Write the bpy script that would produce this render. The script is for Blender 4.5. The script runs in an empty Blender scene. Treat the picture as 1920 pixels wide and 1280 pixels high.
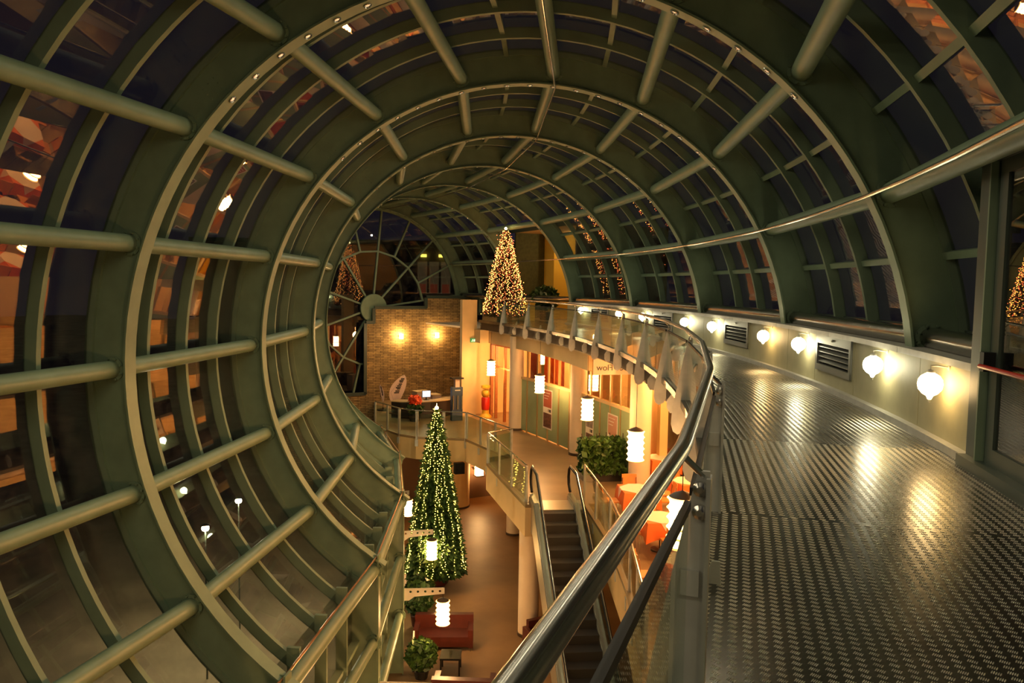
import bpy, math, random
import numpy as np
from mathutils import Vector, Matrix
from mathutils.geometry import tessellate_polygon

random.seed(7)
rng = np.random.default_rng(7)
PI = math.pi
scene = bpy.context.scene
COL = scene.collection

# ------------------------------------------------------------------ the place
# The hall is part of a ring: a round steel and glass tube bent about a vertical
# axis at the world origin.  Positions are written (off, th, z): metres outward from
# the tube's centre line, degrees round the ring, height above the tube's centre.
R = 39.7147            # ring radius of the tube's centre line
RP = 5.2               # radius on which the tie tubes sit
RF = 4.995             # radius of the ribs' inner face
RG = 5.6               # radius of the glass
TH1, DTH = 12.9273, 7.30057        # first rib ahead, rib spacing
PH0, DPH = 5.7343, 19.1224         # crown tie tube, spacing of tie tubes
def rib_th(k): return TH1 + DTH*(k-1)
def phi(i): return PH0 + DPH*i

def er(th): t = math.radians(th); return Vector((math.cos(t), math.sin(t), 0))
def et(th): t = math.radians(th); return Vector((-math.sin(t), math.cos(t), 0))
EZ = Vector((0, 0, 1))
def P(off, th, z): return er(th)*(R+off) + EZ*z
def T(r, th, ph):
    a = math.radians(ph); return P(r*math.sin(a), th, r*math.cos(a))

# ------------------------------------------------------------------ camera
CAM = Vector((42.55554, 0.0, 1.22767)); FPX = 1447.79
yaw, pitch, roll = -0.380068, -0.0721089, 0.0156392
fw = Vector((math.sin(yaw)*math.cos(pitch), math.cos(yaw)*math.cos(pitch), math.sin(pitch)))
rt0 = Vector((math.cos(yaw), -math.sin(yaw), 0)); up0 = rt0.cross(fw)
rt = rt0*math.cos(roll) + up0*math.sin(roll)
up = up0*math.cos(roll) - rt0*math.sin(roll)
cam_data = bpy.data.cameras.new('camera')
cam_data.sensor_width = 36.0; cam_data.lens = FPX*36.0/1920.0
cam_data.clip_start = 0.05; cam_data.clip_end = 500
cam = bpy.data.objects.new('camera', cam_data); COL.objects.link(cam)
M3 = Matrix((rt, up, -fw)).transposed()
cam.matrix_world = Matrix.Translation(CAM) @ M3.to_4x4()
scene.camera = cam

def ray(x, y): return fw + rt*((x-960)/FPX) + up*((640-y)/FPX)
def at_z(x, y, z):                       # pixel on a level floor -> (off, th)
    d = ray(x, y); X = CAM + d*((z-CAM.z)/d.z)
    return math.hypot(X.x, X.y)-R, math.degrees(math.atan2(X.y, X.x))
def at_th(x, y, th):                     # pixel on the upright plane at th -> (off, z)
    n = et(th); d = ray(x, y); X = CAM + d*(-(CAM.dot(n))/d.dot(n))
    return math.hypot(X.x, X.y)-R, X.z

# ------------------------------------------------------------------ world, exposure
world = bpy.data.worlds.new('night_sky'); scene.world = world; world.use_nodes = True
bg = world.node_tree.nodes['Background']
bg.inputs[0].default_value = (0.46, 0.36, 0.60, 1); bg.inputs[1].default_value = 0.022
vs = scene.view_settings
vs.view_transform = 'Standard'; vs.look = 'None'; vs.gamma = 1.0; vs.use_curve_mapping = False
vs.exposure = 0.45
cy = scene.cycles
cy.use_denoising = True
cy.max_bounces = 8; cy.diffuse_bounces = 4; cy.glossy_bounces = 4; cy.transparent_max_bounces = 32
cy.sample_clamp_indirect = 4.0
cy.caustics_reflective = False; cy.caustics_refractive = False

# ------------------------------------------------------------------ materials
MATS = {}
def mat(name, col, rough=0.5, metal=0.0, emit=None, estr=0.0, noise=0.0, nscale=6.0, bump=0.0, bscale=40.0, spec=0.5, sample=True):
    m = bpy.data.materials.new(name); m.use_nodes = True
    nt = m.node_tree; b = nt.nodes['Principled BSDF']
    b.inputs['Base Color'].default_value = (*col, 1)
    b.inputs['Roughness'].default_value = rough; b.inputs['Metallic'].default_value = metal
    b.inputs['Specular IOR Level'].default_value = spec
    if emit:
        b.inputs['Emission Color'].default_value = (*emit, 1); b.inputs['Emission Strength'].default_value = estr
    tc = None
    if noise or bump:
        tc = nt.nodes.new('ShaderNodeTexCoord')
    if noise:
        n = nt.nodes.new('ShaderNodeTexNoise'); n.inputs['Scale'].default_value = nscale; n.inputs['Detail'].default_value = 5
        nt.links.new(tc.outputs['Object'], n.inputs['Vector'])
        cr = nt.nodes.new('ShaderNodeValToRGB')
        lo = [max(0, c*(1-noise)) for c in col]; hi = [min(1, c*(1+noise)) for c in col]
        cr.color_ramp.elements[0].color = (*lo, 1); cr.color_ramp.elements[0].position = 0.3
        cr.color_ramp.elements[1].color = (*hi, 1); cr.color_ramp.elements[1].position = 0.7
        nt.links.new(n.outputs['Fac'], cr.inputs['Fac']); nt.links.new(cr.outputs['Color'], b.inputs['Base Color'])
    if bump:
        n2 = nt.nodes.new('ShaderNodeTexNoise'); n2.inputs['Scale'].default_value = bscale
        nt.links.new(tc.outputs['Object'], n2.inputs['Vector'])
        bp = nt.nodes.new('ShaderNodeBump'); bp.inputs['Strength'].default_value = bump; bp.inputs['Distance'].default_value = 0.02
        nt.links.new(n2.outputs['Fac'], bp.inputs['Height']); nt.links.new(bp.outputs['Normal'], b.inputs['Normal'])
    if not sample:
        m.cycles.emission_sampling = 'NONE'
    MATS[name] = m
    return m

def glass(name, tint, refl=(1, 1, 1), rough=0.0, ior=1.5, dirt=0.0, dirtcol=(0.3, 0.28, 0.25)):
    m = bpy.data.materials.new(name); m.use_nodes = True
    nt = m.node_tree; nt.nodes.clear()
    out = nt.nodes.new('ShaderNodeOutputMaterial')
    tr = nt.nodes.new('ShaderNodeBsdfTransparent'); tr.inputs[0].default_value = (*tint, 1)
    gl = nt.nodes.new('ShaderNodeBsdfGlossy'); gl.inputs['Color'].default_value = (*refl, 1); gl.inputs['Roughness'].default_value = rough
    fr = nt.nodes.new('ShaderNodeFresnel'); fr.inputs['IOR'].default_value = ior
    geo = nt.nodes.new('ShaderNodeNewGeometry'); io = nt.nodes.new('ShaderNodeMix'); io.data_type = 'FLOAT'
    io.inputs[2].default_value = ior; io.inputs[3].default_value = 1.0/ior      # same reflectance on the leaving face
    nt.links.new(geo.outputs['Backfacing'], io.inputs[0]); nt.links.new(io.outputs[0], fr.inputs['IOR'])
    mx = nt.nodes.new('ShaderNodeMixShader')
    nt.links.new(fr.outputs[0], mx.inputs[0]); nt.links.new(tr.outputs[0], mx.inputs[1]); nt.links.new(gl.outputs[0], mx.inputs[2])
    last = mx
    if dirt:
        tc = nt.nodes.new('ShaderNodeTexCoord'); n = nt.nodes.new('ShaderNodeTexNoise')
        n.inputs['Scale'].default_value = 2.2; n.inputs['Detail'].default_value = 9; n.inputs['Roughness'].default_value = 0.7
        nt.links.new(tc.outputs['Object'], n.inputs['Vector'])
        cr = nt.nodes.new('ShaderNodeValToRGB'); cr.color_ramp.elements[0].position = 0.42; cr.color_ramp.elements[1].position = 0.72
        cr.color_ramp.elements[0].color = (0, 0, 0, 1); cr.color_ramp.elements[1].color = (dirt, dirt, dirt, 1)
        nt.links.new(n.outputs['Fac'], cr.inputs['Fac'])
        df = nt.nodes.new('ShaderNodeBsdfDiffuse'); df.inputs[0].default_value = (*dirtcol, 1)
        m2 = nt.nodes.new('ShaderNodeMixShader')
        nt.links.new(cr.outputs[0], m2.inputs[0]); nt.links.new(mx.outputs[0], m2.inputs[1]); nt.links.new(df.outputs[0], m2.inputs[2])
        last = m2
    nt.links.new(last.outputs[0], out.inputs[0])
    MATS[name] = m
    return m

STEEL = mat('painted_green_steel', (0.205, 0.282, 0.185), 0.42, noise=0.10, nscale=3.0)
STEEL2 = mat('painted_green_glazing_bar', (0.20, 0.272, 0.18), 0.5, noise=0.08, nscale=3.0)
CHROME = mat('brushed_stainless', (0.62, 0.60, 0.56), 0.22, 1.0)
RAILM = mat('dark_polished_steel', (0.36, 0.355, 0.33), 0.2, 1.0)
POSTM = mat('matt_grey_steel', (0.50, 0.49, 0.45), 0.42, 0.25, noise=0.1, nscale=8)
BLACKM = mat('black_rubber', (0.010, 0.010, 0.010), 0.5, spec=0.25)
COPPER = mat('copper_edge', (0.62, 0.33, 0.16), 0.3, 1.0)
PLATE = mat('worn_tread_plate', (0.13, 0.12, 0.10), 0.24, 0.9, noise=0.3, nscale=2.5, bump=0.05, bscale=14)
LUG = mat('polished_tread_lugs', (0.68, 0.65, 0.56), 0.33, 1.0)
GLASS = glass('vault_glass', (0.72, 0.74, 0.73), dirt=0.10, dirtcol=(0.22, 0.19, 0.17), ior=1.75)
BGLASS = glass('balustrade_glass', (0.80, 0.88, 0.82), ior=1.5)
WGLASS = glass('shop_glass', (0.90, 0.90, 0.86))
PANELW = mat('cream_parapet_panel', (0.42, 0.385, 0.23), 0.55, noise=0.08, nscale=4)
GRILLE = mat('grey_grille_metal', (0.20, 0.205, 0.19), 0.45, 0.6)
DARKF = mat('dark_green_frame', (0.055, 0.075, 0.06), 0.4)
CREAM = mat('cream_plaster', (0.68, 0.47, 0.22), 0.75, noise=0.05, nscale=2)
WHITEW = mat('white_plaster', (0.72, 0.58, 0.42), 0.7, noise=0.04, nscale=2)
YELLOW = mat('yellow_plaster', (0.72, 0.47, 0.06), 0.7)
OLIVE = mat('olive_curtain', (0.075, 0.08, 0.03), 0.8, noise=0.2, nscale=8)
DARKB = mat('dark_brown_metal', (0.06, 0.038, 0.022), 0.5)
WOODR = mat('red_brown_wood', (0.30, 0.10, 0.03), 0.45, noise=0.2, nscale=10)
GFLOOR = mat('polished_stone_floor', (0.26, 0.155, 0.07), 0.45, noise=0.25, nscale=0.7)
MFLOOR = mat('mezzanine_tile', (0.29, 0.19, 0.09), 0.38, noise=0.15, nscale=1.2)
LEAF = mat('dark_leaf', (0.035, 0.085, 0.022), 0.5, noise=0.5, nscale=5)
LEAF2 = mat('bright_leaf', (0.055, 0.12, 0.02), 0.45, noise=0.5, nscale=6)
NEEDLE = mat('fir_needles', (0.04, 0.10, 0.025), 0.6, noise=0.5, nscale=6)
NEEDLE2 = mat('fir_needles_brown', (0.06, 0.05, 0.02), 0.6, noise=0.5, nscale=6)
BARK = mat('bark', (0.06, 0.035, 0.02), 0.8)
ORANGE = mat('orange_cloth', (0.80, 0.17, 0.03), 0.7)
WHITEC = mat('white_cloth', (0.80, 0.66, 0.52), 0.7)
CHAIRW = mat('orange_beech', (0.62, 0.24, 0.05), 0.45, noise=0.1, nscale=8)
MAROON = mat('maroon_leather', (0.080, 0.014, 0.008), 0.4, noise=0.15, nscale=5)
BLACKT = mat('black_table', (0.02, 0.02, 0.02), 0.25)
GPANEL = mat('green_tinted_panel', (0.30, 0.38, 0.20), 0.25, noise=0.12, nscale=1.0)
WHITEP = mat('white_perforated_steel', (0.75, 0.68, 0.56), 0.5)
STEPM = mat('escalator_step', (0.035, 0.029, 0.024), 0.8)
SKIRT = mat('escalator_skirt', (0.46, 0.44, 0.36), 0.3, 0.8)
CURT = mat('orange_curtain', (0.75, 0.12, 0.01), 0.7, noise=0.15, nscale=6)
CURT2 = mat('dark_red_curtain', (0.20, 0.03, 0.012), 0.7, noise=0.15, nscale=6)
GROUND = mat('outdoor_paving', (0.30, 0.235, 0.14), 0.8, noise=0.35, nscale=0.5)
ROOFDARK = mat('dark_facade', (0.10, 0.08, 0.075), 0.7)
RED = mat('red_lacquer', (0.55, 0.02, 0.01), 0.3)
YELP = mat('yellow_plastic', (0.75, 0.45, 0.03), 0.4)
BLUEP = mat('blue_display', (0.05, 0.08, 0.13), 0.4)
PINKP = mat('pale_banner', (0.62, 0.46, 0.38), 0.7)
INK = mat('dark_ink', (0.05, 0.04, 0.035), 0.6)
POSTR = mat('poster_red', (0.42, 0.10, 0.05), 0.5)
POSTW = mat('poster_white', (0.80, 0.74, 0.64), 0.5)
POSTD = mat('poster_photo', (0.12, 0.05, 0.03), 0.5, noise=0.9, nscale=9)
FLOWER = mat('orange_red_flower', (0.85, 0.12, 0.03), 0.5)
PINKBULB = mat('spot_reflector', (0.8, 0.6, 0.5), 0.2, 0.8, emit=(1.0, 0.62, 0.35), estr=0.6, sample=False)
WARM = (1.0, 0.58, 0.24); WARMW = (1.0, 0.78, 0.46); COOLW = (1.0, 0.93, 0.66)
LANT = mat('lantern_glow', (0.9, 0.7, 0.4), 0.6, emit=(1.0, 0.54, 0.20), estr=76)
LANT2 = mat('lantern_ribs', (0.75, 0.45, 0.18), 0.6, emit=(1.0, 0.42, 0.10), estr=6)
GLOBEA = mat('globe_glow_warm', (1, 0.9, 0.7), 0.4, emit=(1.0, 0.66, 0.28), estr=20)
GLOBEB = mat('globe_glow_pale', (1, 0.95, 0.8), 0.4, emit=(1.0, 0.90, 0.58), estr=20)
BULBY = mat('fairy_bulb_yellow', (1, 0.8, 0.3), 0.4, emit=(1.0, 0.62, 0.10), estr=9, sample=False)
BULBO = mat('fairy_bulb_orange', (1, 0.5, 0.2), 0.4, emit=(1.0, 0.42, 0.07), estr=9, sample=False)
BULBR = mat('fairy_bulb_red', (1, 0.3, 0.15), 0.4, emit=(1.0, 0.16, 0.05), estr=4, sample=False)
STARM = mat('tree_star_glow', (1, 0.8, 0.3), 0.4, emit=(1.0, 0.72, 0.25), estr=25)
SPOTW = mat('wall_spot_glow', (1, 0.8, 0.5), 0.4, emit=(1.0, 0.62, 0.24), estr=120)
SCREEN = mat('lit_screen', (0.7, 0.75, 0.9), 0.4, emit=(0.75, 0.82, 1.0), estr=1.3)
EXITG = mat('exit_sign_green', (0.02, 0.25, 0.08), 0.4, emit=(0.02, 0.30, 0.08), estr=0.35)
EXITW = mat('exit_sign_white', (0.8, 0.9, 0.8), 0.4, emit=(0.7, 0.9, 0.7), estr=0.6)

def brick_mat():
    m = bpy.data.materials.new('split_stone_brick'); m.use_nodes = True
    nt = m.node_tree; b = nt.nodes['Principled BSDF']; b.inputs['Roughness'].default_value = 0.75
    tc = nt.nodes.new('ShaderNodeTexCoord')
    br = nt.nodes.new('ShaderNodeTexBrick')
    br.inputs['Scale'].default_value = 1.0
    br.inputs['Brick Width'].default_value = 0.40; br.inputs['Row Height'].default_value = 0.085
    br.inputs['Mortar Size'].default_value = 0.012; br.inputs['Bias'].default_value = -0.1
    br.inputs['Color1'].default_value = (0.52, 0.33, 0.12, 1); br.inputs['Color2'].default_value = (0.28, 0.17, 0.06, 1)
    br.inputs['Mortar'].default_value = (0.10, 0.06, 0.025, 1)
    br.offset = 0.37
    nt.links.new(tc.outputs['UV'], br.inputs['Vector'])
    n = nt.nodes.new('ShaderNodeTexNoise'); n.inputs['Scale'].default_value = 3.0; n.inputs['Detail'].default_value = 6
    nt.links.new(tc.outputs['UV'], n.inputs['Vector'])
    mx = nt.nodes.new('ShaderNodeMixRGB'); mx.blend_type = 'OVERLAY'; mx.inputs[0].default_value = 0.6
    nt.links.new(br.outputs['Color'], mx.inputs[1]); nt.links.new(n.outputs['Fac'], mx.inputs[2])
    nt.links.new(mx.outputs[0], b.inputs['Base Color'])
    bp = nt.nodes.new('ShaderNodeBump'); bp.inputs['Strength'].default_value = 0.9; bp.inputs['Distance'].default_value = 0.03
    sub = nt.nodes.new('ShaderNodeMath'); sub.operation = 'MULTIPLY_ADD'; sub.inputs[1].default_value = -1.0
    nt.links.new(br.outputs['Fac'], sub.inputs[0]); nt.links.new(n.outputs['Fac'], sub.inputs[2])
    nt.links.new(sub.outputs[0], bp.inputs['Height']); nt.links.new(bp.outputs['Normal'], b.inputs['Normal'])
    return m
BRICK = brick_mat()

# ------------------------------------------------------------------ mesh helpers
class MB:
    def __init__(self): self.v = []; self.f = []; self.uv = None
    def add(self, vs, fs):
        n = len(self.v); self.v += [tuple(x) for x in vs]; self.f += [tuple(n+i for i in f) for f in fs]; return self
    def hexa(self, a):                    # 8 points: bottom loop 0-3, top loop 4-7
        return self.add(a, [(3, 2, 1, 0), (4, 5, 6, 7), (0, 1, 5, 4), (1, 2, 6, 5), (2, 3, 7, 6), (3, 0, 4, 7)])
    def box(self, x0, x1, y0, y1, z0, z1):
        return self.hexa([(x0, y0, z0), (x1, y0, z0), (x1, y1, z0), (x0, y1, z0), (x0, y0, z1), (x1, y0, z1), (x1, y1, z1), (x0, y1, z1)])
    def bar(self, a, b, w, h, upv=EZ):    # rectangular bar from a to b
        a = Vector(a); b = Vector(b); d = (b-a).normalized(); s = d.cross(Vector(upv))
        if s.length < 1e-5: s = Vector((1, 0, 0))
        s.normalize(); u = s.cross(d)
        s = s*(w/2); u = u*(h/2)
        return self.hexa([a-s-u, a+s-u, b+s-u, b-s-u, a-s+u, a+s+u, b+s+u, b-s+u])
    def pbox(self, o0, o1, t0, t1, z0, z1, n=1):      # block curved round the ring
        vs = []; fs = []
        for i in range(n+1):
            t = t0+(t1-t0)*i/n
            vs += [P(o0, t, z0), P(o1, t, z0), P(o1, t, z1), P(o0, t, z1)]
        for i in range(n):
            a = 4*i; b = a+4
            for k in range(4): fs.append((a+k, a+(k+1) % 4, b+(k+1) % 4, b+k))
        fs += [(3, 2, 1, 0), (4*n, 4*n+1, 4*n+2, 4*n+3)]
        return self.add(vs, fs)
    def arc(self, th, w, r0, r1, p0, p1, n=40, tilt=0):   # hoop-shaped bar in the upright plane at th
        vs = []; fs = []; e = et(th)*(w/2)
        for i in range(n+1):
            p = p0+(p1-p0)*i/n
            a = T(r0, th, p); b = T(r1, th, p)
            vs += [a-e, a+e, b+e, b-e]
        for i in range(n):
            a = 4*i; b = a+4
            for k in range(4): fs.append((a+k, a+(k+1) % 4, b+(k+1) % 4, b+k))
        fs += [(3, 2, 1, 0), (4*n, 4*n+1, 4*n+2, 4*n+3)]
        return self.add(vs, fs)
    def tube(self, pts, r, n=12, caps=True, rs=None):
        pts = [Vector(p) for p in pts]; m = len(pts); vs = []; fs = []
        prev = None
        for i, p in enumerate(pts):
            d = (pts[min(i+1, m-1)]-pts[max(i-1, 0)]).normalized()
            if prev is None:
                s = d.cross(EZ) if abs(d.z) < 0.95 else d.cross(Vector((1, 0, 0)))
            else:
                s = prev-d*prev.dot(d)
            s.normalize(); prev = s; u = s.cross(d)
            rr = rs[i] if rs else r
            for k in range(n):
                a = 2*PI*k/n; vs.append(p+s*(rr*math.cos(a))+u*(rr*math.sin(a)))
        for i in range(m-1):
            for k in range(n):
                a = i*n+k; b = i*n+(k+1) % n
                fs.append((a, b, b+n, a+n))
        if caps: fs += [tuple(range(n-1, -1, -1)), tuple(range((m-1)*n, m*n))]
        return self.add(vs, fs)
    def lathe(self, prof, n=16, c=(0, 0, 0), axis=None):   # prof: (radius, height)
        c = Vector(c); vs = []; fs = []
        if axis is None: X, Y, Z = Vector((1, 0, 0)), Vector((0, 1, 0)), EZ
        else:
            Z = Vector(axis).normalized(); X = Z.cross(EZ) if abs(Z.z) < .9 else Z.cross(Vector((1, 0, 0))); X.normalize(); Y = Z.cross(X)
        for r, h in prof:
            for k in range(n):
                a = 2*PI*k/n; vs.append(c+X*(r*math.cos(a))+Y*(r*math.sin(a))+Z*h)
        for i in range(len(prof)-1):
            for k in range(n):
                a = i*n+k; b = i*n+(k+1) % n
                fs.append((a, b, b+n, a+n))
        if prof[0][0] > 1e-4: fs.append(tuple(range(n-1, -1, -1)))
        if prof[-1][0] > 1e-4: fs.append(tuple(range((len(prof)-1)*n, len(prof)*n)))
        return self.add(vs, fs)
    def prism(self, poly, o, ux, uy, th):                 # flat outline given thickness along ux x uy
        o = Vector(o); ux = Vector(ux); uy = Vector(uy); nz = ux.cross(uy).normalized()*th
        n = len(poly); a = [o+ux*x+uy*y for x, y in poly]; b = [p+nz for p in a]
        tris = tessellate_polygon([[Vector((x, y, 0)) for x, y in poly]])
        fs = [(i, (i+1) % n, n+(i+1) % n, n+i) for i in range(n)]
        fs += [tuple(t) for t in tris] + [tuple(n+i for i in t[::-1]) for t in tris]
        return self.add(a+b, fs)
    def sphere(self, c, r, n=12, m=8, sz=1.0):
        return self.lathe([(r*math.sin(PI*i/m), -r*sz*math.cos(PI*i/m)) for i in range(m+1)], n, c)
    def build(self, name, material, parent=None, smooth=False, kind=None):
        me = bpy.data.meshes.new(name)
        me.from_pydata(self.v, [], self.f); me.update()
        import bmesh
        bm = bmesh.new(); bm.from_mesh(me); bmesh.ops.recalc_face_normals(bm, faces=bm.faces); bm.to_mesh(me); bm.free()
        if smooth:
            me.shade_smooth(); me.set_sharp_from_angle(angle=math.radians(35))
        me.materials.append(material)
        o = bpy.data.objects.new(name, me); COL.objects.link(o)
        if parent: o.parent = parent
        if kind: o['kind'] = kind
        return o

def big_mesh(name, V, F, material, parent=None, kind='stuff'):
    me = bpy.data.meshes.new(name)
    V = np.asarray(V, dtype=np.float32).reshape(-1, 3); F = np.asarray(F, dtype=np.int32)
    k = F.shape[1]
    me.vertices.add(len(V)); me.vertices.foreach_set('co', V.ravel())
    me.loops.add(F.size); me.loops.foreach_set('vertex_index', F.ravel())
    me.polygons.add(len(F)); me.polygons.foreach_set('loop_start', np.arange(0, F.size, k, dtype=np.int32))
    me.update(calc_edges=True)
    me.materials.append(material)
    o = bpy.data.objects.new(name, me); COL.objects.link(o)
    if parent: o.parent = parent
    if kind: o['kind'] = kind
    return o

def empty(name, loc=(0, 0, 0), rz=0.0):
    o = bpy.data.objects.new(name, None); COL.objects.link(o); o.empty_display_size = 0.2
    o.location = loc; o.rotation_euler = (0, 0, rz); return o
def tag(o, label, cat=None, group=None, kind=None):
    o['label'] = label
    if cat: o['category'] = cat
    if group: o['group'] = group
    if kind: o['kind'] = kind
    return o
def thing(name, label, cat, off, th, z, group=None, turn=0.0):
    return tag(empty(name, P(off, th, z), math.radians(th+turn)), label, cat, group)
def structure(name, label):
    o = empty(name); o['kind'] = 'structure'; o['label'] = label; return o
def copy_tree(o, parent=None):
    c = o.copy(); COL.objects.link(c)
    if parent: c.parent = parent
    for ch in list(o.children): copy_tree(ch, c)
    return c
def lamp(name, loc, power, col, size=0.1, kind='POINT'):
    L = bpy.data.lights.new(name, kind); L.energy = power; L.color = col; L.shadow_soft_size = size
    o = bpy.data.objects.new(name, L); COL.objects.link(o); o.location = loc; return o

ZF, ZM, ZG = -0.30, -4.60, -8.90      # walkway, mezzanine, ground floor levels

# ================================================================== THE VAULT
ceiling = structure('ceiling', 'round vault of green steel ribs, tie tubes and dark glass overhead')
wall_left = structure('wall_left', 'curved glazed flank of the vault sweeping down on the left')
RIBS = range(-2, 8)
PL8 = phi(-8)
for k in RIBS:
    th = rib_th(k)
    far = k >= 5
    web = MB().arc(th, 0.03, 4.985, 5.58, PL8-1.5, 93, 60).build('rib', STEEL, ceiling, True)
    MB().arc(th, 0.23, 4.965, 4.992, PL8-1.5, 93, 72).build('inner_flange', STEEL, web, True)
    MB().arc(th, 0.11, 5.50, 5.62, PL8, 92, 60).build('outer_bar', STEEL2, web, True)
    # little recessed spots along the inner flange
    for n in range(-9, 10):
        ph = 0.9+4.97*n
        c = T(4.966, th, ph); ax = T(1, th, ph)-T(2, th, ph)
        s = MB().lathe([(0.052, 0.0), (0.056, 0.012), (0.046, 0.02), (0.040, 0.006)], 12, c, ax).build('spot_ring', CHROME, web, True)
        if k in (1, 2): MB().lathe([(0.0, 0.012), (0.02, 0.010), (0.038, 0.004), (0.0, 0.003)], 10, c, ax).build('spot_lens', PINKBULB, web, True)
    for n in (-8, -5, -2, 1, 4, 7) if k < 7 else ():  # fill light added for the vault, placed at some of the spots
        p_ = 0.9+4.97*n
        L_ = lamp('rib_fill', T(4.90, th, p_), 32, (1.0, 0.87, 0.58), 0.05, 'SPOT')
        L_.data.spot_size = math.radians(170); L_.data.spot_blend = 0.5
        L_.rotation_euler = (T(0, th, p_)-T(1, th, p_)).to_track_quat('-Z', 'Y').to_euler()
    # splice bolts
    m = MB()
    for a in range(3):
        for b in range(3):
            if a == 1 and b == 1: continue
            m.lathe([(0.016, -0.045), (0.016, 0.0)], 8, T(5.16+0.09*a, th, -46.0+1.1*b), -et(th)) if False else m.sphere(T(5.16+0.09*a, th, -46.0+1.1*b)-et(th)*0.017, 0.014, 6, 4)
    m.build('splice_bolts', STEEL, web)

def end_plate(c, d):
    m = MB(); c = Vector(c)
    m.lathe([(0.165, 0.0), (0.165, -0.02)], 18, c, d)
    d = Vector(d).normalized(); X = d.cross(EZ).normalized(); Y = d.cross(X)
    for q in range(8):
        a = 2*PI*(q+.5)/8
        m.lathe([(0.016, -0.055), (0.016, -0.02)], 6, c+X*(0.148*math.cos(a))+Y*(0.148*math.sin(a)), d)
    return m

for k in range(-2, 7):
    for i in range(-8, 5):
        if k == 5 and i == 3: continue
        par = wall_left if i < -1 else ceiling
        a = T(RP, rib_th(k), phi(i)); b = T(RP, rib_th(k+1), phi(i)); d = (b-a).normalized()
        tb = MB().tube([a+d*0.02, b-d*0.03], 0.12, 18).build('tie_tube', STEEL if i < 4 else RAILM, par, True)
        end_plate(b-d*0.02, d).build('bolted_end_plate', STEEL, tb, True)
    # curved glazing bars
    for q in (1, 2, 3):
        th = rib_th(k)+DTH*q/4
        open_side = (k == 5)
        MB().arc(th, 0.075, 5.42, 5.60, PL8, phi(-1), 40).build('glazing_bar', STEEL2, wall_left, True)
        MB().arc(th, 0.075, 5.42, 5.60, phi(-1), phi(2) if open_side else 92, 30).build('glazing_bar', STEEL2, ceiling, True)
    # straight cross bars half way between tie tubes on the crown and the right
    for i in (-1, 0, 1, 2, 3):
        if k == 5 and i >= 2: continue
        p = phi(i)+DPH/2
        for q in range(4):
            ta = rib_th(k)+DTH*q/4; tb_ = ta+DTH/4
            MB().bar(T(5.53, ta, p), T(5.53, tb_, p), 0.085, 0.09, T(1, ta, p)-T(0, ta, p)).build('cross_bar', STEEL2, ceiling)
    # panes
    for q in range(4 if k >= 0 else 0):
        t0 = rib_th(k)+DTH*q/4; t1 = t0+DTH/4
        for i in range(-8, 4):
            if k == 5 and i >= 2: continue
            segs = [(phi(i), phi(i+1))] if i < -1 else [(phi(i), phi(i)+DPH/2), (phi(i)+DPH/2, phi(i+1))]
            for p0, p1 in segs:
                m = MB(); n = 3; vs = []; fs = []
                for s in range(n+1):
                    p = p0+(p1-p0)*s/n
                    vs += [T(5.585, t0, p), T(5.585, t1, p), T(5.595, t1, p), T(5.595, t0, p)]
                for s in range(n):
                    A = 4*s; B = A+4
                    for e in range(4): fs.append((A+e, A+(e+1) % 4, B+(e+1) % 4, B+e))
                fs += [(3, 2, 1, 0), (4*n, 4*n+1, 4*n+2, 4*n+3)]
                m.add(vs, fs).build('pane', GLASS, wall_left if i < -1 else ceiling)
# lowest strip behind the parapet
for k in range(0, 7):
    if k == 5: continue
    MB().pbox(5.50, 5.60, rib_th(k), rib_th(k+1), -0.35, 0.80, 4).build('sill_panel', DARKF, ceiling)

# polished pipes that run along the ribs' inner faces
for nm, ph, rr, mt in (('crown_pipe', phi(0)+0.6, 0.018, CHROME), ('side_pipe', phi(3)-1.0, 0.024, CHROME), ('lower_pipe', phi(-8)+1.2, 0.018, COPPER)):
    pts = []
    for k in range(0, 8):
        pts.append(T(4.94, rib_th(k), ph))
        if k < 7 and nm == 'side_pipe':
            for s in (.25, .5, .75): pts.append(T(4.94, rib_th(k)+DTH*s, ph))
    MB().tube(pts, rr, 10).build(nm, mt, ceiling if 'lower' not in nm else wall_left, True)

# the upright lower part of the left flank: columns under each rib, tubes, mullions, glass
ZB = 5.2*math.cos(math.radians(PL8))
for k in range(0, 8):
    th = rib_th(k)
    m = MB(); e = et(th)*0.015
    col = MB().pbox(-3.32, -2.72, th-0.021, th+0.021, ZG, ZB+0.30).build('lower_column', STEEL, wall_left)
    MB().pbox(-2.74, -2.71, th-0.15, th+0.15, ZG, ZB+0.32).build('column_flange', STEEL, col)
    MB().pbox(-3.34, -3.31, th-0.15, th+0.15, ZG, ZB).build('column_flange', STEEL, col)
for k in range(0, 7):
    for z in (-5.84, -7.34):
        a = P(-2.82, rib_th(k), z); b = P(-2.82, rib_th(k+1), z); d = (b-a).normalized()
        tb = MB().tube([a, b], 0.10, 16).build('tie_tube', STEEL, wall_left, True)
        end_plate(b-d*0.02, d).build('bolted_end_plate', STEEL, tb, True)
    for q in (1, 2, 3):
        t = rib_th(k)+DTH*q/4
        MB().pbox(-3.25, -3.05, t-0.055, t+0.055, ZG, ZB+0.1).build('mullion', STEEL2, wall_left)
    for z in (-8.75, -7.34, -5.84):
        MB().pbox(-3.25, -3.10, rib_th(k), rib_th(k+1), z-0.04, z+0.04, 4).build('transom', STEEL2, wall_left)
    for q in range(4):
        t0 = rib_th(k)+DTH*q/4
        for z0, z1 in ((ZG, -7.34), (-7.34, -5.84), (-5.84, ZB)):
            MB().pbox(-3.255, -3.245, t0, t0+DTH/4, z0, z1).build('pane', GLASS, wall_left)

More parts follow.
